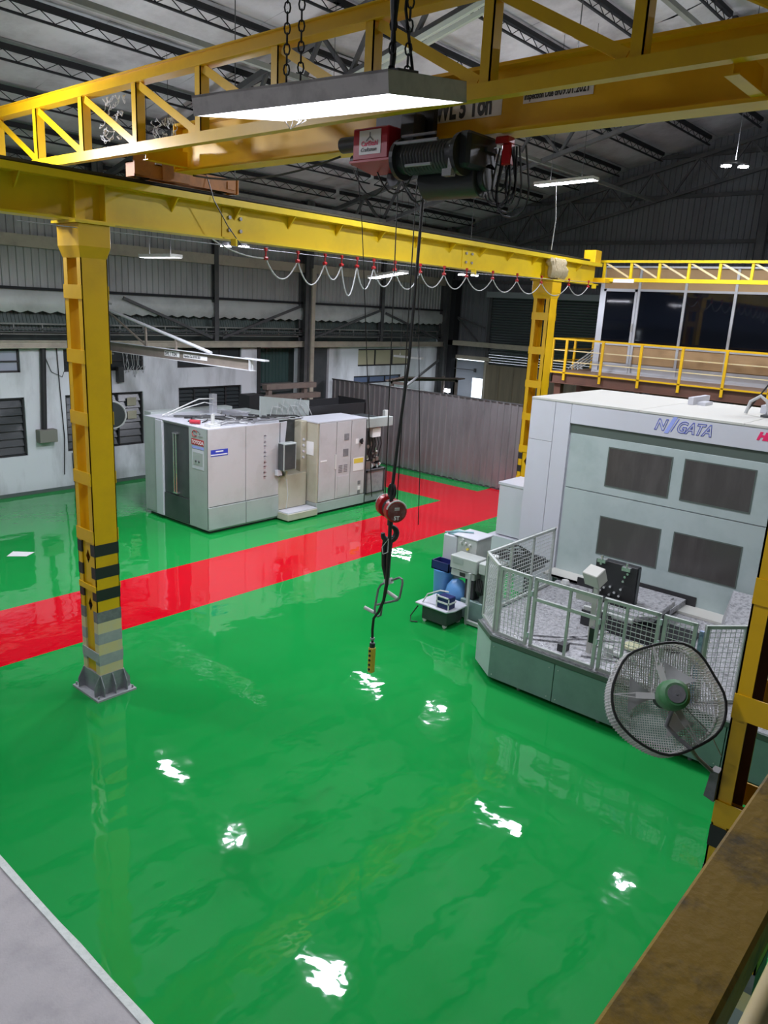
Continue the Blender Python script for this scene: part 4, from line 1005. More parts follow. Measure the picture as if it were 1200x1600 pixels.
# roof clutter
part('rear_screen', MB().prism([(13.1,15.5,2.5),(13.1,15.5,3.12),(14.85,15.5,2.92),(14.85,15.5,2.5)], (0,.04,0)), MCPG, tc)
part('chip_hopper', MB().box((14.9,15.6,2.35),(17.3,15.64,2.72)).box((14.9,16.7,2.35),(17.3,16.74,2.74)).box((17.26,15.6,2.35),(17.3,16.74,2.80)).box((14.9,15.6,2.35),(17.3,16.74,2.38)).box((14.9,15.6,.1),(17.1,16.7,2.35)), BLK, tc)
part('roof_box', MB().box((12.6,15.9,2.56),(13.05,16.5,2.66)), MCW, tc)
part('warning_beacon', MB().cyl((11.15,14.95,2.56),(11.15,14.95,2.60),.16,n=16).box((11.0,14.82,2.56),(11.3,15.05,2.63)).cyl((11.15,14.92,2.63),(11.15,14.92,2.86),.045,n=12), GREYW, tc)
part('valve_post', MB().box((12.25,16.4,2.56),(12.40,16.55,3.12)).box((12.2,16.35,2.56),(12.46,16.6,2.62)), ALU, tc, bev=.01)
part('roof_rail', MB().bar((11.35,16.1,2.60),(12.6,15.2,2.60),.05,.04).bar((11.2,16.6,2.60),(12.9,15.4,2.60),.05,.04).bar((12.9,16.4,2.60),(13.2,15.4,2.60),.05,.04), STEELC, tc)
random.seed(13)
for i in range(20):
    p = V((random.uniform(11.0,13.4), random.uniform(15.0,16.6), 2.58)); pts = [p]; a = random.uniform(-.9,.5)
    for k in range(6):
        a += random.uniform(-.6,.6); p = p+V((math.cos(a),math.sin(a),0))*.22; p.x = min(max(p.x,10.9),14.0); p.y = min(max(p.y,14.8),17.2); p.z = 2.575+random.random()*.05; pts.append(p.copy())
    part('roof_hose', MB().tube(pts, .014+.006*(i%2), 6), [CABLE, GREYS, CABLEK][i%3], tc, smooth=True)
part('roof_hose', MB().tube([(12.3,16.4,3.0),(11.9,16.5,3.0),(11.4,16.6,2.8),(11.0,16.8,2.6)], .018, 6), GREYW, tc, smooth=True)
part('roof_hose', MB().tube([(12.3,16.4,2.85),(12.0,16.4,2.92),(11.5,16.5,2.8),(11.1,16.7,2.6)], .014, 6), GREYW, tc, smooth=True)
for i in range(6):
    x = 13.4+i*.2; part('roof_hose', MB().tube([(x,15.48,2.5),(x+.05,15.42,2.85+.08*(i%3)),(x+.3,15.40,2.8),(x+.5,15.44,2.52)], .012, 5), CABLE, tc, smooth=True)
part('spray_can', MB().cyl((10.95,15.55,2.62),(11.10,15.35,2.62),.05,n=10), REDP, tc)
part('rear_duct', MB().box((11.0,17.3,1.2),(13.6,17.6,2.62)), MCPG, tc)
# markings
mk = part('control_sticker', MB().box((XW-.005,14.80,1.55),(XW-.002,15.26,2.02)), MCW, tc)
part('sticker_screen', MB().box((XW-.008,14.84,1.64),(XW-.004,15.22,1.95)), MCPG, mk)
for dy in (.0,.12): part('knob', MB().cyl((XW-.004,15.10-dy,1.74),(XW-.03,15.10-dy,1.74),.025,n=8), STEELC, mk)
rd = part('maker_plate', MB().box((XW-.005,14.80,2.13),(XW-.002,15.28,2.27)), REDB, tc, label='red maker plate')
text('plate_lettering', 'TOYODA', (XW-.008,15.26,2.155), (0,-1,0), (0,0,1), .125, WHITE, rd, depth=.002, bold=.002, wscale=.85)
bl = part('model_plate', MB().box((XW-.005,14.80,2.04),(XW-.002,15.26,2.10)), LBLUE, tc, label='blue plate')
lg = MB()
def arc(c, r0, r1, a0, a1, n_=14): return [V((XW-.006, c[0]-r0*math.cos(a0+(a1-a0)*i/n_), c[1]+r1*math.sin(a0+(a1-a0)*i/n_))) for i in range(n_+1)]
lg.tube(arc((15.15,2.40),.10,.07,.4,5.6), .008, 4)
part('emblem', lg, REDB, tc); lg = MB(); lg.tube(arc((15.05,2.42),.11,.06,-.6,4.4), .006, 4); lg.tube([(XW-.006,15.0,2.36),(XW-.006,14.84,2.36)], .006, 4); part('emblem', lg, GREYS, tc)
bl = part('blue_label', MB().box((10.88,YS-.010,1.90),(11.38,YS-.006,2.06)), BLUE, tc, label='blue and white label')
part('label_stripe', MB().box((10.88,YS-.014,1.925),(11.36,YS-.009,1.95)).box((11.02,YS-.014,2.0),(11.24,YS-.009,2.03)), WHITE, bl)
fm = mat('faint_red_print', (.42,.31,.32), .5); fb = mat('faint_grey_print', (.40,.39,.43), .5)
for i in range(9):
    z = 1.15+i*.13; part('faded_mark', MB().box((12.50,YS-.009,z),(12.56,YS-.006,z+.09)).box((12.50,YS-.009,z+(.03 if i%2 else .06)),(12.60,YS-.006,z+(.05 if i%2 else .08))), fm if i < 4 else fb, tc)
# ================================================================== CORRUGATED FENCE
cf = thing('metal_fence', (20.9, 16, 0), 'corrugated galvanised metal fence beyond the red walkway', 'fence')
fs0 = corr_sheet(1.0, 2.78, .25, .04, V((0,1,0)), V((-1,0,0)), V((20.9, 10.6, .04)))
s_ = part('sheet', fs0, FENCEM, cf)
for i in range(1, 10): inst(s_, 'sheet', (.004*(i%2), i*.998, 0), cf)
part('top_capping', MB().box((20.86,10.6,2.80),(20.93,20.58,2.84)), STEELC, cf)
part('bottom_rail', MB().box((20.9,10.6,0),(20.96,20.58,.06)), STEELC, cf)
for y in (10.7,14.0,17.3,20.5): part('fence_post', MB().box((20.93,y-.04,0),(21.02,y+.04,2.82)), STEELC, cf)
# junk beyond the fence: bundled lengths leaning by the wall
jk = thing('pipe_bundle', (25.5, 20.2, 0), 'bundle of pipes and a tilted boom above the far end of the metal fence', 'pipes')
jm = MB()
for i in range(6): jm.bar((23.2+i*.1,19.9-.08*i,2.75+.03*i),(27.4,19.6-.1*i,2.65+.02*i),.06,.06)
for x in (23.6,27.0): jm.box((x,19.2,0),(x+.1,19.3,2.8)).box((x,19.9,0),(x+.1,20.0,2.8)).box((x,19.2,2.6),(x+.1,20.0,2.7))
part('pipe_rack', jm, RUST, jk)
part('boom', MB().cyl((22.3,18.2,2.7),(24.8,18.6,3.6),.05,n=8), STEELC, jk)
wp = thing('work_lamp', (27.4, 20.0, 0), 'small bright work lamp at the foot of the far door jamb', 'lamp')
part('lamp_post', MB().bar((27.4,19.9,0),(27.4,19.9,2.15),.04,.04,(1,0,0)), STEELC, wp)
part('lamp_head', MB().box((27.28,19.78,2.1),(27.36,20.02,2.24)), DIFF2, wp)
# ================================================================== BIG WHITE MACHINE
nm = thing('boring_machine', (13.0, 4.5, 0), 'huge white and pale green enclosed boring machine with four dark windows', 'machine')
NX, NY1, NY0, NZ = 13.0, 7.46, -.4, 4.0
part('enclosure', MB().box((NX+.05,NY0,.1),(NX+2.9,NY1-.02,NZ-.02)), MCW, nm)
part('plinth', MB().box((NX+.1,NY0+.05,0),(NX+2.85,NY1-.1,.1)), BLK, nm)
for a, b in ((NY1,6.95),):
    part('front_panel', MB().box((NX,b+.004,3.22),(NX+.06,a,NZ)), MCW, nm, bev=.004)
    part('front_panel', MB().box((NX,b+.004,.1),(NX+.06,a,3.214)), MCW, nm, bev=.004)
part('front_panel', MB().box((NX,6.62,.1),(NX+.06,6.946,NZ)), MCW, nm, bev=.004)
part('header_panel', MB().box((NX,2.9,3.62),(NX+.06,6.615,NZ)), MCW, nm, bev=.004)
part('header_panel', MB().box((NX,NY0,3.62),(NX+.06,2.895,NZ)), MCW, nm, bev=.004)
part('door_track', MB().box((NX+.03,NY0,3.44),(NX+.10,6.61,3.615)), MCGD, nm, label='dark green door track')
DM = MCG
dA = part('door_panel', MB().box((NX+.015,NY0,2.43),(NX+.05,6.58,3.44)), DM, nm, bev=.004, label='upper pale green door panel')
dB = part('door_panel', MB().box((NX+.012,3.90,.72),(NX+.05,6.58,2.415)).box((NX+.012,NY0,.46),(NX+.05,3.90,2.415)) , DM, nm, label='lower pale green door panel')
for (y1,y0,z0,z1,pp) in ((5.79,4.66,2.60,3.28,dA),(4.42,3.31,2.61,3.29,dA),(5.79,4.68,1.31,2.0,dB),(4.42,3.32,1.32,2.01,dB)):
    fr = part('window_frame', MB().box((NX+.005,y0-.02,z0-.02),(NX+.02,y1+.02,z0)).box((NX+.005,y0-.02,z1),(NX+.02,y1+.02,z1+.02)).box((NX+.005,y0-.02,z0),(NX+.02,y0,z1)).box((NX+.005,y1,z0),(NX+.02,y1+.02,z1)), MCGD, pp)
    fr2 = part('window_pane', MB().box((NX+.006,y0,z0),(NX+.014,y1,z1)), GLASS, pp)
part('dark_opening_slab', MB().box((NX-.004,3.89,.70),(NX+.011,4.98,.97)), BLK, nm)  # black slab on the face; the opening's darkness is painted, nothing is cut
part('door_sill', MB().box((NX-.40,NY0,.755),(NX+.02,6.62,.80)).box((NX-.02,3.0,.62),(NX+.01,6.62,.72)), MCTOP, nm)
for a, b in ((NY1,5.35),(5.345,3.6),(3.595,1.6),(1.595,NY0)):
    part('roof_panel', MB().box((NX-.01,b+.005,NZ-.02),(NX+2.95,a,NZ+.02)), MCTOP, nm, bev=.004)
for y, l_ in ((5.2,.9),(3.9,.7)):
    part('roof_bracket', MB().box((NX+1.9,y-.1,NZ+.02),(NX+2.8,y,NZ+.16)).box((NX+2.0,y-.3,NZ+.02),(NX+2.4,y-.15,NZ+.08)), MCW, nm)
part('roof_unit', MB().box((NX+1.2,2.85,NZ+.02),(NX+2.0,3.7,NZ+.06)), MCD, nm)
part('roof_mast', MB().box((NX+1.4,3.42,NZ+.02),(NX+1.6,3.58,NZ+1.05)).box((NX+1.38,3.40,NZ+1.02),(NX+1.62,3.60,NZ+1.06)), MCD, nm)
part('roof_mast', MB().box((NX+1.2,3.1,NZ+.02),(NX+1.5,3.32,NZ+.62)), BLK, nm)
part('mast_hose', MB().tube([(NX+1.4,4.0,NZ+.04),(NX+1.4,3.95,NZ+.25),(NX+1.4,3.8,NZ+.36),(NX+1.4,3.68,NZ+.28),(NX+1.4,3.62,NZ+.05)], .03, 8), CABLE, nm, smooth=True)
part('mast_cable', MB().tube([(NX+1.4,4.0,NZ+.05),(NX+1.45,3.7,NZ+.6),(NX+1.45,3.58,NZ+.95)], .015, 6), CABLEK, nm)
part('red_cap', MB().box((NX+1.25,3.12,NZ+.62),(NX+1.45,3.3,NZ+.7)), REDB, nm)
# header lettering: outline blue name, red model letters
blm = mat('outline_blue', (.10,.13,.50), .5)
text('header_lettering', 'N', (NX-.004,5.04,3.735), (0,-1,0), (0,0,1), .26, blm, nm, shear=.35, outline=.006, bold=.006, wscale=.9)
text('header_lettering', 'GATA', (NX-.004,4.67,3.735), (0,-1,0), (0,0,1), .26, blm, nm, shear=.35, outline=.006, bold=.006, wscale=.84)
part('header_slash', MB().prism([(NX-.006,4.86,3.69),(NX-.006,4.79,3.69),(NX-.006,4.66,3.98),(NX-.006,4.73,3.98)],(.004,0,0)), LBLUE, nm)
part('header_slash', MB().prism([(NX-.006,4.755,3.72),(NX-.006,4.74,3.72),(NX-.006,4.63,3.95),(NX-.006,4.645,3.95)],(.004,0,0)), blm, nm)
text('header_lettering', 'HN', (NX-.004,3.38,3.80), (0,-1,0), (0,0,1), .16, PINKR, nm, depth=.004, shear=.3, bold=.012, wscale=1.1)
# ---- platform in front of it
pf = thing('work_platform', (10.5, 4, 0), 'low grey-green steel platform strewn with metal chips before the white machine', 'platform')
PX = 9.42; DZ = .75
pts = [(PX,5.69),(9.78,6.16),(NX-.02,6.16+.4),(NX-.02,.2),(PX,.2)]
pts = [(PX,5.69),(9.80,6.18),(NX-.02,6.30),(NX-.02,0.3),(PX,0.3)]
part('deck', MB().prism([(a,b,DZ-.05) for a,b in pts],(0,0,.05)), CHIPS, pf)
part('deck_core', MB().prism([(PX+.06,5.60,.08),(9.85,6.08,.08),(NX-.05,6.2,.08),(NX-.05,.4,.08),(PX+.06,.4,.08)],(0,0,DZ-.14)), BLK, pf)
for a, b in ((5.69,4.60),(4.595,3.40),(3.395,2.2),(2.195,.3)):
    sk = part('skirt_panel', MB().box((PX-.01,b+.006,.08),(PX+.02,a,DZ-.07)), MCGM, pf, bev=.004)
    for yy in (a-.06, b+.08):
        for z in (.14, .60): part('rivet', MB().cyl((PX-.012,yy,z),(PX-.02,yy,z),.009,n=6), GREYW, sk)
part('skirt_panel', MB().prism([(PX,5.70,.08),(9.79,6.19,.08),(9.80,6.17,.08),(PX+.02,5.68,.08)],(0,0,DZ-.15)), MCG, pf)
part('skirt_panel', MB().box((9.80,6.16,.08),(NX-.05,6.19,DZ-.07)), MCG, pf)
part('deck_edge', MB().bar((PX-.01,5.70,DZ-.02),(PX-.01,.3,DZ-.02),.05,.07).bar((PX-.0,5.70,DZ-.02),(9.80,6.18,DZ-.02),.05,.07), MCGD, pf)
for y in (5.2,3.9,2.6): part('levelling_foot', MB().cyl((PX+.1,y,0),(PX+.1,y,.08),.03,n=8), GALV, pf)
for (a,b,c_,d_) in ((9.9,5.3,10.7,4.2),(10.0,4.9,10.9,4.5),(9.7,5.35,10.3,4.35),(9.8,4.4,10.2,3.5),(9.9,3.4,10.5,2.9)):
    part('deck_rail', MB().bar((a,b,DZ+.012),(c_,d_,DZ+.012),.06,.03), CHIPS, pf)
for (x0,y0,x1,y1,z) in ((10.2,2.9,12.9,.4,1.15),):
    part('chip_chute', MB().add([(9.9,2.65,DZ),(9.9,.5,DZ),(12.9,.5,DZ),(12.9,3.4,DZ),(12.9,.5,1.3),(12.9,3.3,1.3)],[(0,1,4,5),(0,5,3),(1,2,4),(2,3,5,4),(0,3,2,1)]), CHIPS, pf)
part('sill_grille', MB().box((12.60,5.3,.76),(12.62,6.45,.80)), BLK, pf)
gm = part('vent_strip', MB().box((12.55,5.9,.75),(12.60,6.3,.76)).box((12.57,4.95,.752),(12.60,5.9,.90)), BLK, pf)
random.seed(17)
cm = MB()
for i in range(1500):
    x = random.uniform(9.5,12.6); y = random.uniform(.6,6.0)
    if x < 9.9 and y > 5.6: continue
    a = random.uniform(0,6.28); l = random.uniform(.008,.04); 
    p = V((x,y,DZ+.006)); d = V((math.cos(a),math.sin(a),random.uniform(-.1,.5)))*l; e = V((-math.sin(a),math.cos(a),0))*random.uniform(.003,.01)
    cm.add([p-e,p+e,p+e+d,p-e+d],[(0,1,2,3)])
part('metal_chips', cm, mat('bright_swarf', (.62,.62,.64), .3, .8), pf, kind='stuff')
# parts lying about on the deck
for i, (nme, mb, m_, lab, cat) in enumerate([
    ('pipe_elbow', MB().cyl((10.15,4.05,.80),(10.15,3.75,.80),.05,n=12).cyl((10.05,4.10,.75),(10.05,4.10,.92),.06,n=12), GREYW, 'pale pipe elbow lying on the platform behind the gate', 'fitting'),
    ('rag', MB().sphere((10.6,3.95,.80),.16,10,sc=(1,1,.35)), mat('yellowed_rag',(.5,.5,.32),.9,bump=1,bscale=30), 'yellowish rag heap on the platform near the gate', 'rag'),
    ('clamp_block', MB().box((9.70,4.62,.75),(9.86,4.74,.86)), BLK, 'small black block on the platform beside the gate', 'block'),
    ('glove', MB().sphere((12.3,6.0,.82),.09,8,sc=(1,1,.9)), GREYW, 'pale bundle at the back corner of the platform', 'rag')]):
    solo(nme, mb, m_, lab, cat, smooth=True)
# ---- guard fence around the platform
gf = thing('guard_fence', (9.6, 4.3, .75), 'pale grey-green mesh guard fence with gate around the platform', 'fence')
RZ = 1.85
def mesh_infill(p, q, z0, z1, pitch=.068, r=.0035, nm_='wire_mesh', diag=False):
    p = V((p[0],p[1],0)); q = V((q[0],q[1],0)); L = (q-p).length; d = (q-p)/L; mb = MB(); H = z1-z0
    if diag:
        n_ = int((L+H)/pitch)
        for i in range(n_):
            t = -H+i*pitch
            for sgn in (0,1):
                a0 = max(0,t); a1 = min(L,t+H)
                if a1-a0 < .02: continue
                zz0, zz1 = a0-t, a1-t
                if sgn: zz0, zz1 = H-zz0, H-zz1
                mb.bar(p+d*a0+V((0,0,z0+zz0)), p+d*a1+V((0,0,z0+zz1)), r*2, r*2, (1,.3,0))
    else:
        for i in range(1, int(L/pitch)+1): mb.bar(p+d*i*pitch+V((0,0,z0)), p+d*i*pitch+V((0,0,z1)), r*2, r*2, (1,.3,0))
        for i in range(1, int(H/pitch)+1): mb.bar(p+V((0,0,z0+i*pitch)), q+V((0,0,z0+i*pitch)), r*2, r*2)
    return part('wire_mesh', mb, MESHW, gf, kind='stuff')
def panel(p, q, posts=(), z0=DZ+.02, z1=RZ, w_=.045, mid=None, mesh=True, diag=False, name='fence_panel'):
    p3 = V((p[0],p[1],0)); q3 = V((q[0],q[1],0)); d = (q3-p3).normalized()
    mb = MB(); mb.bar(p3+V((0,0,z1-w_/2)), q3+V((0,0,z1-w_/2)), w_, w_); mb.bar(p3+V((0,0,z0+w_/2)), q3+V((0,0,z0+w_/2)), w_, w_)
    for e, s in ((p3,1),(q3,-1)): mb.bar(e+d*s*w_/2+V((0,0,z0)), e+d*s*w_/2+V((0,0,z1)), w_, w_, d)
    o = part(name, mb, POSTG, gf, bev=.003)
    for t in posts: 
        c = p3.lerp(q3, t); part('intermediate_post', MB().bar(c+V((0,0,z0)), c+V((0,0,z1)), w_*.8, w_*.8, d), POSTG, o)
    if mid:
        part('mid_rail', MB().bar(p3+V((0,0,mid)), q3+V((0,0,mid)), w_, w_), POSTG, o)
    if mesh: mesh_infill(p, q, z0+.03, z1-.03, diag=diag)
    return o
panel((12.15,6.24),(9.98,6.24), posts=(.33,.66))
panel((9.97,6.22),(9.55,5.74), diag=True)
panel((9.53,5.70),(9.49,5.14), mesh=True)
g2 = panel((9.49,5.09),(9.50,4.06), posts=(.55,), mesh=False, z1=RZ-.0, name='gate_panel')
part('gate_rail', MB().bar((9.49,5.05,1.52),(9.50,4.10,1.52),.045,.045), POSTG, g2)
panel((9.50,4.02),(9.52,3.24), posts=(.42,), mesh=True)
panel((9.52,3.20),(9.54,2.78), mesh=True)
panel((9.56,2.68),(9.98,2.30), mesh=True)
panel((9.98,2.30),(10.7,1.75), mesh=True)
for (x,y,z) in ((9.46,5.11,1.60),(9.46,5.11,.95),(9.46,4.04,1.5),(9.46,4.04,1.2),(9.47,3.22,1.75),(9.47,3.22,1.45)):
    part('hinge', MB().cyl((x,y,z-.04),(x,y,z+.04),.018,n=8), ALU, gf)
part('interlock_switch', MB().box((9.53,4.12,1.12),(9.60,4.20,1.34)), BLK, gf)
part('label_post', MB().bar((9.58,2.73,DZ),(9.58,2.73,RZ-.1),.05,.05,(1,0,0)), mat('blue_white_wrap', (.32,.40,.55), .5, dirt=(.05,.1,.25), dscale=22, damt=1), gf, label='blue and white wrapped post')
# operator box on a post
ob = thing('operator_box', (10.0, 4.38, .75), 'tilted cream control box on a post at the platform gate', 'control')
part('post', MB().bar((10.0,4.38,DZ),(10.0,4.38,1.86),.07,.05,(1,0,0)), MCTOP, ob)
part('box', MB().obox((9.98,4.42,1.93), V((.09,-.02,.05)), V((.03,.13,0)), V((-.045,.01,.10))), MCTOP, ob, bev=.01)
part('side_plate', MB().box((10.02,4.40,1.5),(10.06,4.7,1.62)), MCTOP, ob, bev=.01)
# table with black angle plate
tb = thing('machine_table', (11.6, 4.4, .75), 'chip-covered pallet table sticking out of the white machine door', 'table')
part('table_top', MB().prism([(11.0,4.98,1.02),(11.0,4.12,1.02),(11.22,3.92,1.02),(12.15,3.95,1.02),(12.15,4.98,1.02)],(0,0,.10)), CHIPS, tb, bev=.01)
part('table_saddle', MB().prism([(11.1,4.9,.75),(11.1,4.15,.75),(11.3,3.98,.75),(12.1,4.0,.75),(12.1,4.9,.75)],(0,0,.27)), BLK, tb)
part('table_cover', MB().box((12.15,4.05,.80),(12.98,4.92,.90)), CHIPS, tb)
part('cover_plate', MB().box((12.3,4.2,.90),(12.8,4.6,.94)), CHIPS, tb)
part('front_bar', MB().box((10.95,4.15,.94),(11.0,4.98,1.06)), POSTG, tb, bev=.01)
part('bar_sticker', MB().box((10.942,4.5,.96),(10.95,4.66,1.04)), BLK, tb)
part('way_grille', MB().box((10.9,3.4,.76),(10.93,4.98,1.0)).box((10.93,3.4,.76),(11.9,4.98,.80)), BLK, tb)
ap = thing('angle_plate', (11.45, 4.65, 1.22), 'black upright fixture plate with bright bolts on the pallet table', 'plate')
part('plate', MB().box((11.33,4.28,1.22),(11.48,4.98,1.86)), BLK, ap, bev=.008)
part('plate_side', MB().box((11.36,4.27,1.24),(11.46,4.278,1.84)), MCD, ap)
part('foot', MB().box((11.15,4.28,1.22),(11.33,4.98,1.28)), BLK, ap, bev=.006)
for (y,z) in ((4.88,1.80),(4.42,1.74),(4.85,1.62),(4.48,1.60),(4.86,1.48),(4.78,1.42),(4.68,1.46),(4.60,1.38),(4.50,1.46),(4.84,1.36),(4.52,1.34),(4.68,1.32),(4.46,1.68),(4.90,1.70)):
    part('bolt', MB().cyl((11.33,y,z),(11.29,y,z),.022,n=6), CHROME, ap)
for (y,z) in ((4.86,1.86),(4.44,1.82)): part('clamp', MB().box((11.25,y-.07,z-.03),(11.36,y+.07,z+.03)).cyl((11.28,y,z),(11.28,y,z+.09),.018,n=8), CHROME, ap)
ap.location = V((11.45, 4.70, 1.12))
# ================================================================== UNITS LEFT OF THE PLATFORM
wc = thing('electrical_cabinet', (14.6, 8.2, 0), 'plain white electrical cabinet standing against the left of the white machine', 'cabinet')
part('upper_body', MB().box((14.42,7.55,.7),(15.3,8.88,1.86)), MCW, wc, bev=.012)
part('upper_cap', MB().box((14.40,7.53,1.84),(15.32,8.90,1.90)), MCW, wc, bev=.006)
part('lower_body', MB().box((14.34,7.55,.06),(15.4,9.03,.68)), MCW, wc, bev=.012)
part('plinth', MB().box((14.40,7.6,0),(15.35,8.95,.06)), BLK, wc)
cu = thing('coolant_unit', (11.4, 7.6, 0), 'grey-green coolant unit with white tank and valve panel left of the platform', 'machine')
part('white_tank', MB().box((11.45,7.86,.55),(11.95,8.18,1.42)), MCW, cu, bev=.015)
part('valve_panel', MB().box((11.45,7.42,.95),(11.95,7.85,1.44)), POSTG, cu, bev=.008)
part('top_tray', MB().box((11.44,7.40,1.44),(11.98,7.95,1.47)), MCW, cu, bev=.01)
for i, (y,z) in enumerate(((7.76,1.34),(7.66,1.35),(7.56,1.34),(7.60,1.25),(7.72,1.41))):
    part('valve_knob', MB().cyl((11.45,y,z),(11.41,y,z),.022,n=8), YLAB if i == 3 else GREYW, cu)
part('filter_box', MB().box((11.10,7.16,.94),(11.44,7.74,1.19)), POSTG, cu, bev=.012)
part('filter_base', MB().box((11.12,7.20,.80),(11.44,7.72,.93)), POSTG, cu, bev=.012)
part('filter_label', MB().box((11.113,7.40,.83),(11.119,7.52,.90)), BLK, cu)
part('filter_plate', MB().box((11.095,7.45,1.06),(11.1,7.68,1.16)), MCPG, cu)
part('pump_block', MB().box((11.12,6.80,.96),(11.6,7.13,1.18)), POSTG, cu, bev=.02)
part('pump_motor', MB().cyl((11.32,6.97,.42),(11.32,6.97,.97),.19,n=20), MCGD, cu, smooth=True)
part('pump_cap', MB().cyl((11.35,6.98,1.2),(11.35,6.98,1.3),.1,n=16), GREYW, cu)
part('sump_tank', MB().box((11.1,6.75,.06),(11.75,7.45,.42)), MCGM, cu, bev=.01)
part('wiring_mass', MB().box((11.15,7.2,.42),(11.4,7.42,.80)), BLK, cu, bev=.02)
part('frame_post', MB().bar((11.0,7.22,.05),(11.0,7.22,.98),.05,.05,(1,0,0)).bar((11.0,7.22,.06),(11.0,6.70,.06),.06,.06).bar((11.0,7.22,.03),(11.6,7.22,.03),.06,.06), POSTG, cu)
for y in (7.22, 6.75): part('caster', MB().cyl((11.0,y,.0),(11.0,y,.05),.03,n=8), GREYW, cu)
random.seed(31)
hm = MB()
for i in range(6):
    hm.tube([(11.5,7.2-.05*i,1.24),(11.6,7.0-.08*i,1.40-.03*i),(11.9,6.8-.07*i,1.42-.05*i),(12.3,6.6-.05*i,1.15)], .022, 6)
part('hose', hm, CABLEK, cu, smooth=True)
hm = MB()
for i in range(4): hm.tube([(11.15,7.15-.04*i,.85),(11.10,7.12-.03*i,.65),(11.2,7.1-.06*i,.5),(11.3,7.0,.42)], .018, 6)
part('hose', hm, CABLEK, cu, smooth=True)
part('motor_cart', MB().box((12.0,6.6,.9),(12.6,7.0,1.1)).box((11.9,6.5,.06),(12.7,7.1,.14)).box((12.0,6.6,.1),(12.05,6.65,.9)).box((12.55,6.95,.1),(12.6,7.0,.9)), MCD, cu)
nb = solo('navy_crate', MB().box((11.18,7.82,.78),(11.44,8.22,.80)).box((11.18,7.82,.78),(11.195,8.22,.95)).box((11.425,7.82,.78),(11.44,8.22,.95)).box((11.18,7.82,.78),(11.44,7.835,.95)).box((11.18,8.205,.78),(11.44,8.22,.95)), NAVY, 'navy blue crate with white rim on top of the light blue drum', 'crate')
solo('blue_drum', MB().cyl((11.31,8.02,0),(11.31,8.02,.78),.16,.19,n=24), BLUEBIN, 'light blue plastic drum under the navy crate', 'drum', smooth=True)
solo('blue_sack', MB().sphere((11.25,7.64,.42),.24,12,sc=(.75,1,1.2)).box((11.15,7.5,0),(11.35,7.78,.2)), BLUEBIN, 'light blue sack between the drum and the coolant unit', 'sack', smooth=True)
dl = thing('low_dolly', (10.700,7.620,0), 'low white-topped dolly with hose at the foot of the coolant unit', 'dolly')
part('dolly_top', MB().prism([(10.420,7.970,.34),(10.420,7.270,.34),(10.600,7.200,.34),(11.050,7.220,.34),(11.050,7.970,.34)],(0,0,.035)), MCW, dl, bev=.01)
part('dolly_body', MB().box((10.520,7.320,.06),(11.000,7.870,.34)), MCD, dl)
for x in (10.55,10.95):
    for y in (7.37,7.82): part('wheel', MB().cyl((x-.02,y,.04),(x+.02,y,.04),.04,n=12), GREYW, dl)
part('white_hose', MB().tube([(10.500,7.870,.36),(10.520,7.770,.55),(10.550,7.520,.68),(10.600,7.370,.68)], .014, 6), GREYW, dl, smooth=True)
part('black_hose', MB().tube([(10.450,7.920,.3),(10.380,8.020,.1),(10.320,7.970,.02),(10.400,7.870,.015)], .012, 6), CABLEK, dl, smooth=True)
bx = thing('hand_crate', (10.580,7.420,.375), 'black crate with white rim and handle on the low dolly', 'crate')
part('crate_body', MB().box((10.500,7.280,.38),(10.700,7.540,.60)), NAVY, bx, bev=.01)
part('crate_rim', MB().box((10.485,7.270,.48),(10.710,7.550,.51)).box((10.485,7.270,.585),(10.500,7.550,.61)).box((10.485,7.270,.38),(10.500,7.290,.61)).box((10.485,7.530,.38),(10.500,7.550,.61)), WHITE, bx)
solo('tool_tray', MB().box((11.5,7.98,1.425),(11.8,8.12,1.45)).tube([(11.45,8.15,1.46),(11.6,7.97,1.48),(11.75,7.7,1.49)],.015,6), mat('teal_rag',(.25,.42,.45),.8), 'teal rag and tools on top of the white tank', 'tools')
# ================================================================== WALL FAN ON RIGHT COLUMN
wf2 = thing('drum_fan', (5.0, 1.3, 2.6), 'large dusty net-caged fan with green motor on an arm from the right column', 'fan')
def ray(px, py):
    d = (r2*((px-600)/1200) - u2*((py-800)/1200) + fw); return d
# fan placed in the room by its measured position; axis points away from the mezzanine
FC = V((4.62, 1.46, 3.19)); fcd = (FC-CAM).normalized()
fx = r2; ax_f = (fcd - r2*.30 - u2*.10).normalized()   # direction the air blows
fu = (V((0,0,1)) - ax_f*ax_f.z).normalized(); fr_ = ax_f.cross(fu).normalized()
FR_R = .352
def ring(c, r, n=40, wob=0.0, seed=0):
    return [c+fu*math.cos(2*math.pi*i/n)*(r+wob*noise.noise(V((math.cos(2*math.pi*i/n)*1.3,math.sin(2*math.pi*i/n)*1.3,seed))))+fr_*math.sin(2*math.pi*i/n)*(r+wob*noise.noise(V((math.cos(2*math.pi*i/n)*1.3,math.sin(2*math.pi*i/n)*1.3,seed)))) for i in range(n)]
part('rear_ring', MB().tube(ring(FC, FR_R, 40, .04, 2), .009, 6, closed=True), CABLEK, wf2, smooth=True)
FD = .17
FRONT = FC+ax_f*FD
part('front_ring', MB().tube(ring(FRONT, FR_R*.99, 40, .04, 2), .009, 6, closed=True), FANN, wf2, smooth=True)
nt = MB(); st_ = .0155
n_ = int(FR_R*2/st_)
def dome(u, v, r): 
    q = (u*u+v*v)/(r*r); return FC + fu*v + fr_*u + ax_f*(FD*(.55+.5*(1-q)) + .02*noise.noise(V((u*4,v*4,1))))
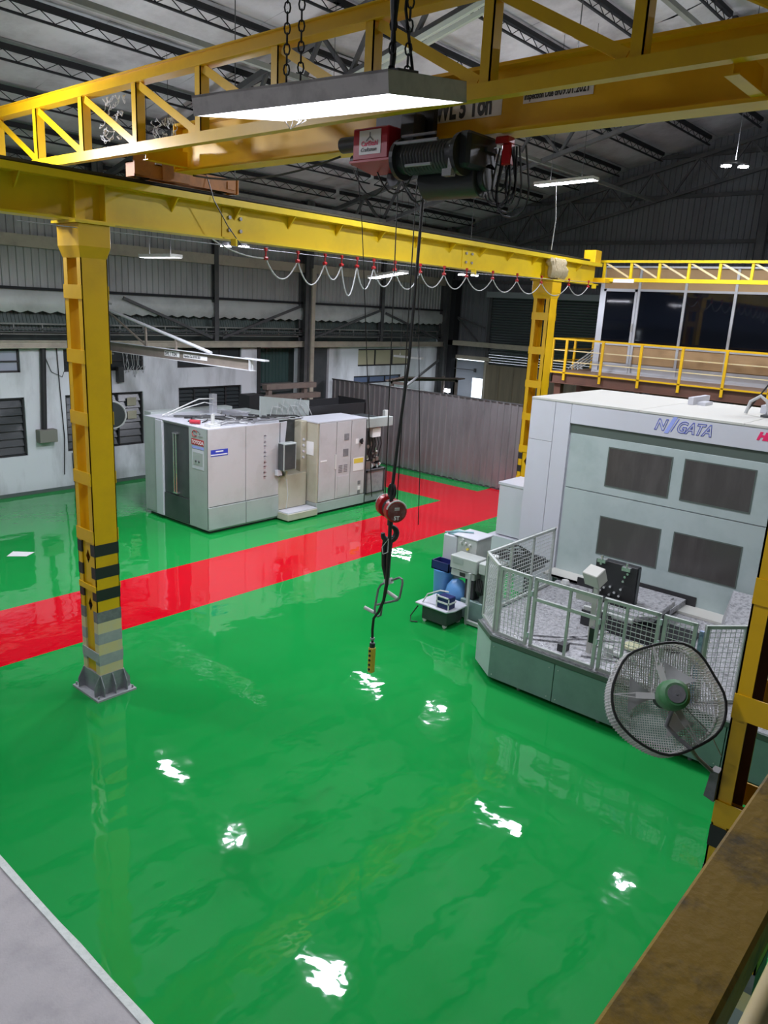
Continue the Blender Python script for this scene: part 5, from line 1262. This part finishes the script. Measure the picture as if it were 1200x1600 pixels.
for k in range(1, n_):
    a = -FR_R+k*st_; hlf = math.sqrt(max(0, FR_R**2-a*a))*.985
    if hlf < .03: continue
    seg = 10
    nt.tube([dome(a, -hlf+2*hlf*i/seg, FR_R) for i in range(seg+1)], .0040, 3, caps=False)
    nt.tube([dome(-hlf+2*hlf*i/seg, a, FR_R) for i in range(seg+1)], .0040, 3, caps=False)
part('front_net', nt, FANN, wf2, kind='stuff')
sn = MB(); ra = ring(FC, FR_R, 110, .04, 2); rb_ = ring(FRONT, FR_R*1.03, 110, .04, 2)
for a, b in zip(ra, rb_): sn.bar(a, b, .005, .005, (1,0,.2))
for k in range(1, 9):
    t = k/9; sn.tube([a.lerp(b, t) for a, b in zip(ra[::2], rb_[::2])], .0026, 3, closed=True)
part('side_net', sn, FANN, wf2, kind='stuff')
MC = FC - ax_f*.03
mo = part('motor', MB().tube([FC+ax_f*.06, FC+ax_f*.02, MC-ax_f*.02, MC-ax_f*.05, MC-ax_f*.13, MC-ax_f*.155],[.055,.072,.09,.098,.094,.07],24), FANG, wf2, smooth=True)
part('motor_cap', MB().cyl(MC-ax_f*.155, MC-ax_f*.16, .055, n=20).cyl(MC-ax_f*.16, MC-ax_f*.164, .008, n=8), GREYS, mo)
for ang in (1.60, .25+0, -2.55):
    dv = fu*math.cos(ang-0)+fr_*-math.sin(ang)
    a0 = FC+dv*.085-ax_f*.02; a1 = FC+dv*.20-ax_f*.01; a2 = FC+dv*FR_R*.98
    part('cage_arm', MB().obox((a0+a1)/2, (a1-a0)/2, ax_f.cross(dv)*.020, ax_f*.003).bar(a1+ax_f.cross(dv)*.014, a2, .006,.006, ax_f).bar(a1-ax_f.cross(dv)*.014, a2, .006,.006, ax_f), FANN, wf2)
for k in range(3):
    mb = MB(); a0 = k*2.094+.5
    P = lambda r, a, dd: FC + ax_f*(.09+dd) + fu*math.cos(a)*r + fr_*math.sin(a)*r
    vs = []
    for i in range(6):
        r = .06+.038*i; 
        vs += [P(r, a0-.10-.07*i, .03), P(r, a0+.30+.05*i, -.03)]
    vs2 = [p+ax_f*.004 for p in vs]; n2 = len(vs)
    fcs = [(2*i,2*i+2,2*i+3,2*i+1) for i in range(5)]+[(n2+2*i+1,n2+2*i+3,n2+2*i+2,n2+2*i) for i in range(5)]+[(0,1,n2+1,n2),(n2-2,2*n2-2,2*n2-1,n2-1)]
    for i in range(5): fcs += [(2*i,n2+2*i,n2+2*i+2,2*i+2),(2*i+1,2*i+3,n2+2*i+3,n2+2*i+1)]
    mb.add(vs+vs2, fcs); part('fan_blade', mb, mat('blade_grey',(.42,.42,.42),.6), wf2, smooth=True)
part('hub', MB().cyl(FC+ax_f*.05, FC+ax_f*.12, .06, n=18), STEELC, wf2)
BR = V((4.93, 1.20, 2.44))
part('yoke', MB().tube([MC-ax_f*.08-fu*.07, FC-fu*.18-ax_f*.03+fr_*-.02, FC-fu*.25+fr_*.06, FC-fu*.30+fr_*.13, V((4.80,1.27,2.76)), V((4.94,1.19,2.62))], .014, 8), GREYS, wf2, smooth=True)
part('power_lead', MB().tube([MC-ax_f*.1, MC-ax_f*.02+fr_*.15-fu*.12, V((4.82,1.22,2.95)), V((4.95,1.16,2.75))], .005, 5), CABLE, wf2)
part('wall_bracket', MB().prism([(4.92,1.15,2.64),(4.92,1.15,2.42),(4.92,1.22,2.44),(4.92,1.20,2.64)],(.08,0,0)), GREYS, wf2)
# ================================================================== NEAR HANDRAIL + VIEWING PLATFORM
vp = thing('viewing_platform', (-2, -1.5, 0), 'concrete-topped mezzanine slab below the photographer at lower right', 'platform')
part('slab', MB().box((-5.5,-8.0,3.75),(1.6,-.10,3.95)), CONC, vp)
part('edge_beam', MB().box((-5.5,-.16,3.55),(1.6,-.10,3.75)), YEL, vp)
for x in (-5.2, 1.3): part('support_post', MB().box((x-.1,-1.0,0),(x+.1,-.8,3.75)), YEL, vp)
hr = thing('handrail', (0, .12, 3.95), 'worn yellow box handrail running close past the camera at lower right', 'railing')
part('top_rail', MB().box((-2.0,.112,4.845),(1.55,.192,4.90)), YELR, hr, bev=.004)
part('mid_rail', MB().cyl((-2.0,.155,4.42),(1.55,.155,4.42),.018,n=12), CREAM, hr, smooth=True)
for x in (-1.9, -.6, 1.5): part('rail_post', MB().box((x-.03,.125,3.60),(x+.03,.18,4.845)).box((x-.03,-.10,3.60),(x+.03,.18,3.66)), YELR, hr)
# ================================================================== MEZZANINE WITH SITE OFFICE
mz = thing('mezzanine', (21, 5, 4.0), 'steel mezzanine walkway with brown edge beam under the site office', 'platform')
EX = 20.3
part('deck_plate', MB().box((EX,-2,3.94),(26.5,11.1,4.0)), mat('walkway_plate', (.30,.20,.14), .6), mz)
part('edge_beam', MB().box((EX,-2,3.66),(EX+.04,11.1,3.94)).box((EX-.06,-2,3.66),(EX+.08,11.1,3.68)).box((EX-.06,-2,3.93),(EX+.08,11.1,3.95)), BROWN, mz)
part('edge_beam', MB().box((EX,11.06,3.66),(26.5,11.1,3.94)), BROWN, mz)
part('edge_strip', MB().box((EX-.07,-2,3.95),(EX-.03,11.1,3.99)), YEL, mz)
for y in (10.9,7.0,3.0,-1.0):
    for x in (EX+.15, 26.2): part('support_column', MB().box((x-.1,y-.1,0),(x+.1,y+.1,3.66)), BROWN, mz)
for i in range(5):
    part('wall_board', MB().box((21.7,9.4-i*2.3,.0),(21.76,11.6-i*2.3-.02-.6,3.6)), BRICKM, mz)
part('board_strip', MB().box((21.66,-2,3.25),(21.7,10.9,3.29)), STEELB, mz)
mr = thing('mezzanine_railing', (EX, 5, 4.0), 'yellow railing along the mezzanine edge before the site office', 'railing')
part('top_rail', MB().box((EX-.03,-2,4.88),(EX+.02,11.15,4.93)), YEL, mr)
for z in (4.58, 4.27): part('mid_rail', MB().box((EX-.012,-2,z),(EX+.012,11.15,z+.025)), CREAM, mr, label='paler thin mid rail')
pp = None
for i in range(12):
    y = 10.68-1.1*i
    mb = MB().box((EX-.07,y-.035,3.76),(EX-.03,y+.035,4.90))
    if pp is None: pp = part('post', mb, YEL, mr)
    else: inst(pp, 'post', (0,-1.1*i,0), mr)
part('post', MB().box((EX-.05,11.10,3.94),(EX+.02,11.17,4.93)), YEL, mr)
for k, x in enumerate((21.6, 22.8, 24.0)): part('post', MB().box((x,11.10,3.94),(x+.06,11.16,4.93)), YEL, mr)
part('side_rail', MB().box((EX,11.11,4.88),(25.5,11.15,4.93)).box((EX,11.12,4.58),(25.5,11.14,4.605)).box((EX,11.12,4.27),(25.5,11.14,4.295)), YEL, mr)
for k in range(4): part('stored_rod', MB().bar((21.0,10.95-.1*k,4.05),(22.2+.2*k,10.6-.05*k,4.75),.03,.03), GREYW, mr)
so = thing('site_office', (21.5, 4, 4.0), 'tan panelled office cabin with dark glazing on the mezzanine', 'cabin')
OX = 21.5
part('cabin_body', MB().box((OX+.08,-2,4.0),(25.5,10.30,6.93)), TAN, so)
part('cabin_roof', MB().box((OX-.05,-2.1,6.93),(25.6,10.40,6.98)), ALU, so)
ys2 = [10.38, 9.30, 8.0, 6.70, 5.40, 4.10, 2.80]
for i in range(len(ys2)-1):
    a, b = ys2[i], ys2[i+1]
    part('header_board', MB().box((OX+.03,b+.03,6.37),(OX+.06,a-.03,6.93)), TAN, so)
    part('glass_pane', MB().box((OX+.03,b+.03,4.86),(OX+.05,a-.03,6.31)), OFGLASS, so)
    part('base_board', MB().box((OX+.03,b+.03,4.32),(OX+.06,a-.03,4.80)), TAN, so)
    part('lower_board', MB().box((OX+.03,b+.03,4.06),(OX+.06,a-.03,4.30)), ALU, so)
for y in ys2: part('mullion', MB().box((OX-.01,y-.035,4.0),(OX+.07,y+.035,6.93)), ALU, so)
for z in (6.31, 4.80, 4.0): part('transom', MB().box((OX-.005,2.8,z),(OX+.06,10.41,z+.06)), ALU, so)
part('corner_post', MB().box((OX,10.36,4.0),(OX+.12,10.46,6.98)), ALU, so)
part('door_handle', MB().box((OX-.04,9.36,5.20),(OX-.01,9.40,5.42)), GREYW, so)
part('door_frame', MB().box((OX-.02,9.34,4.04),(OX,9.41,6.36)).box((OX-.02,10.27,4.04),(OX,10.34,6.36)).box((OX-.02,9.34,6.29),(OX,10.34,6.36)), ALU, so)
# ---- yellow lattice girder before the office
lg_ = thing('lattice_girder', (19.3, 5, 6.5), 'bright yellow lattice girder before the office roof, meeting the runway end', 'girder')
LX = 19.2
part('chord', MB().box((LX-.05,.2,6.90),(LX+.05,9.65,6.96)), YELB, lg_)
part('chord', MB().box((LX-.06,.2,6.44),(LX+.06,9.75,6.53)), YELB, lg_)
for i in range(13):
    y = 9.3-i*.72
    part('post', MB().box((LX-.03,y-.03,6.53),(LX+.03,y+.03,6.90)), YELB, lg_)
    if y-.72 > .2: part('diagonal', MB().bar((LX,y-.04,6.89),(LX,y-.68,6.55),.04,.04,(1,0,0)), CREAM, lg_)
part('end_block', MB().box((LX-.30,9.1,6.40),(LX+.1,9.8,6.50)), YEL, lg_)
part('end_sign', MB().box((LX-.065,8.45,6.42),(LX-.061,9.0,6.51)), WHITE, lg_)
# a few hanging power droppers
solo('power_dropper', MB().tube([(16.3,9.30,8.4),(16.28,9.2,7.6),(16.25,9.22,6.96)], .012, 5), CABLE, 'thin pale cable dropping from the roof light onto the far runway end', 'cable')
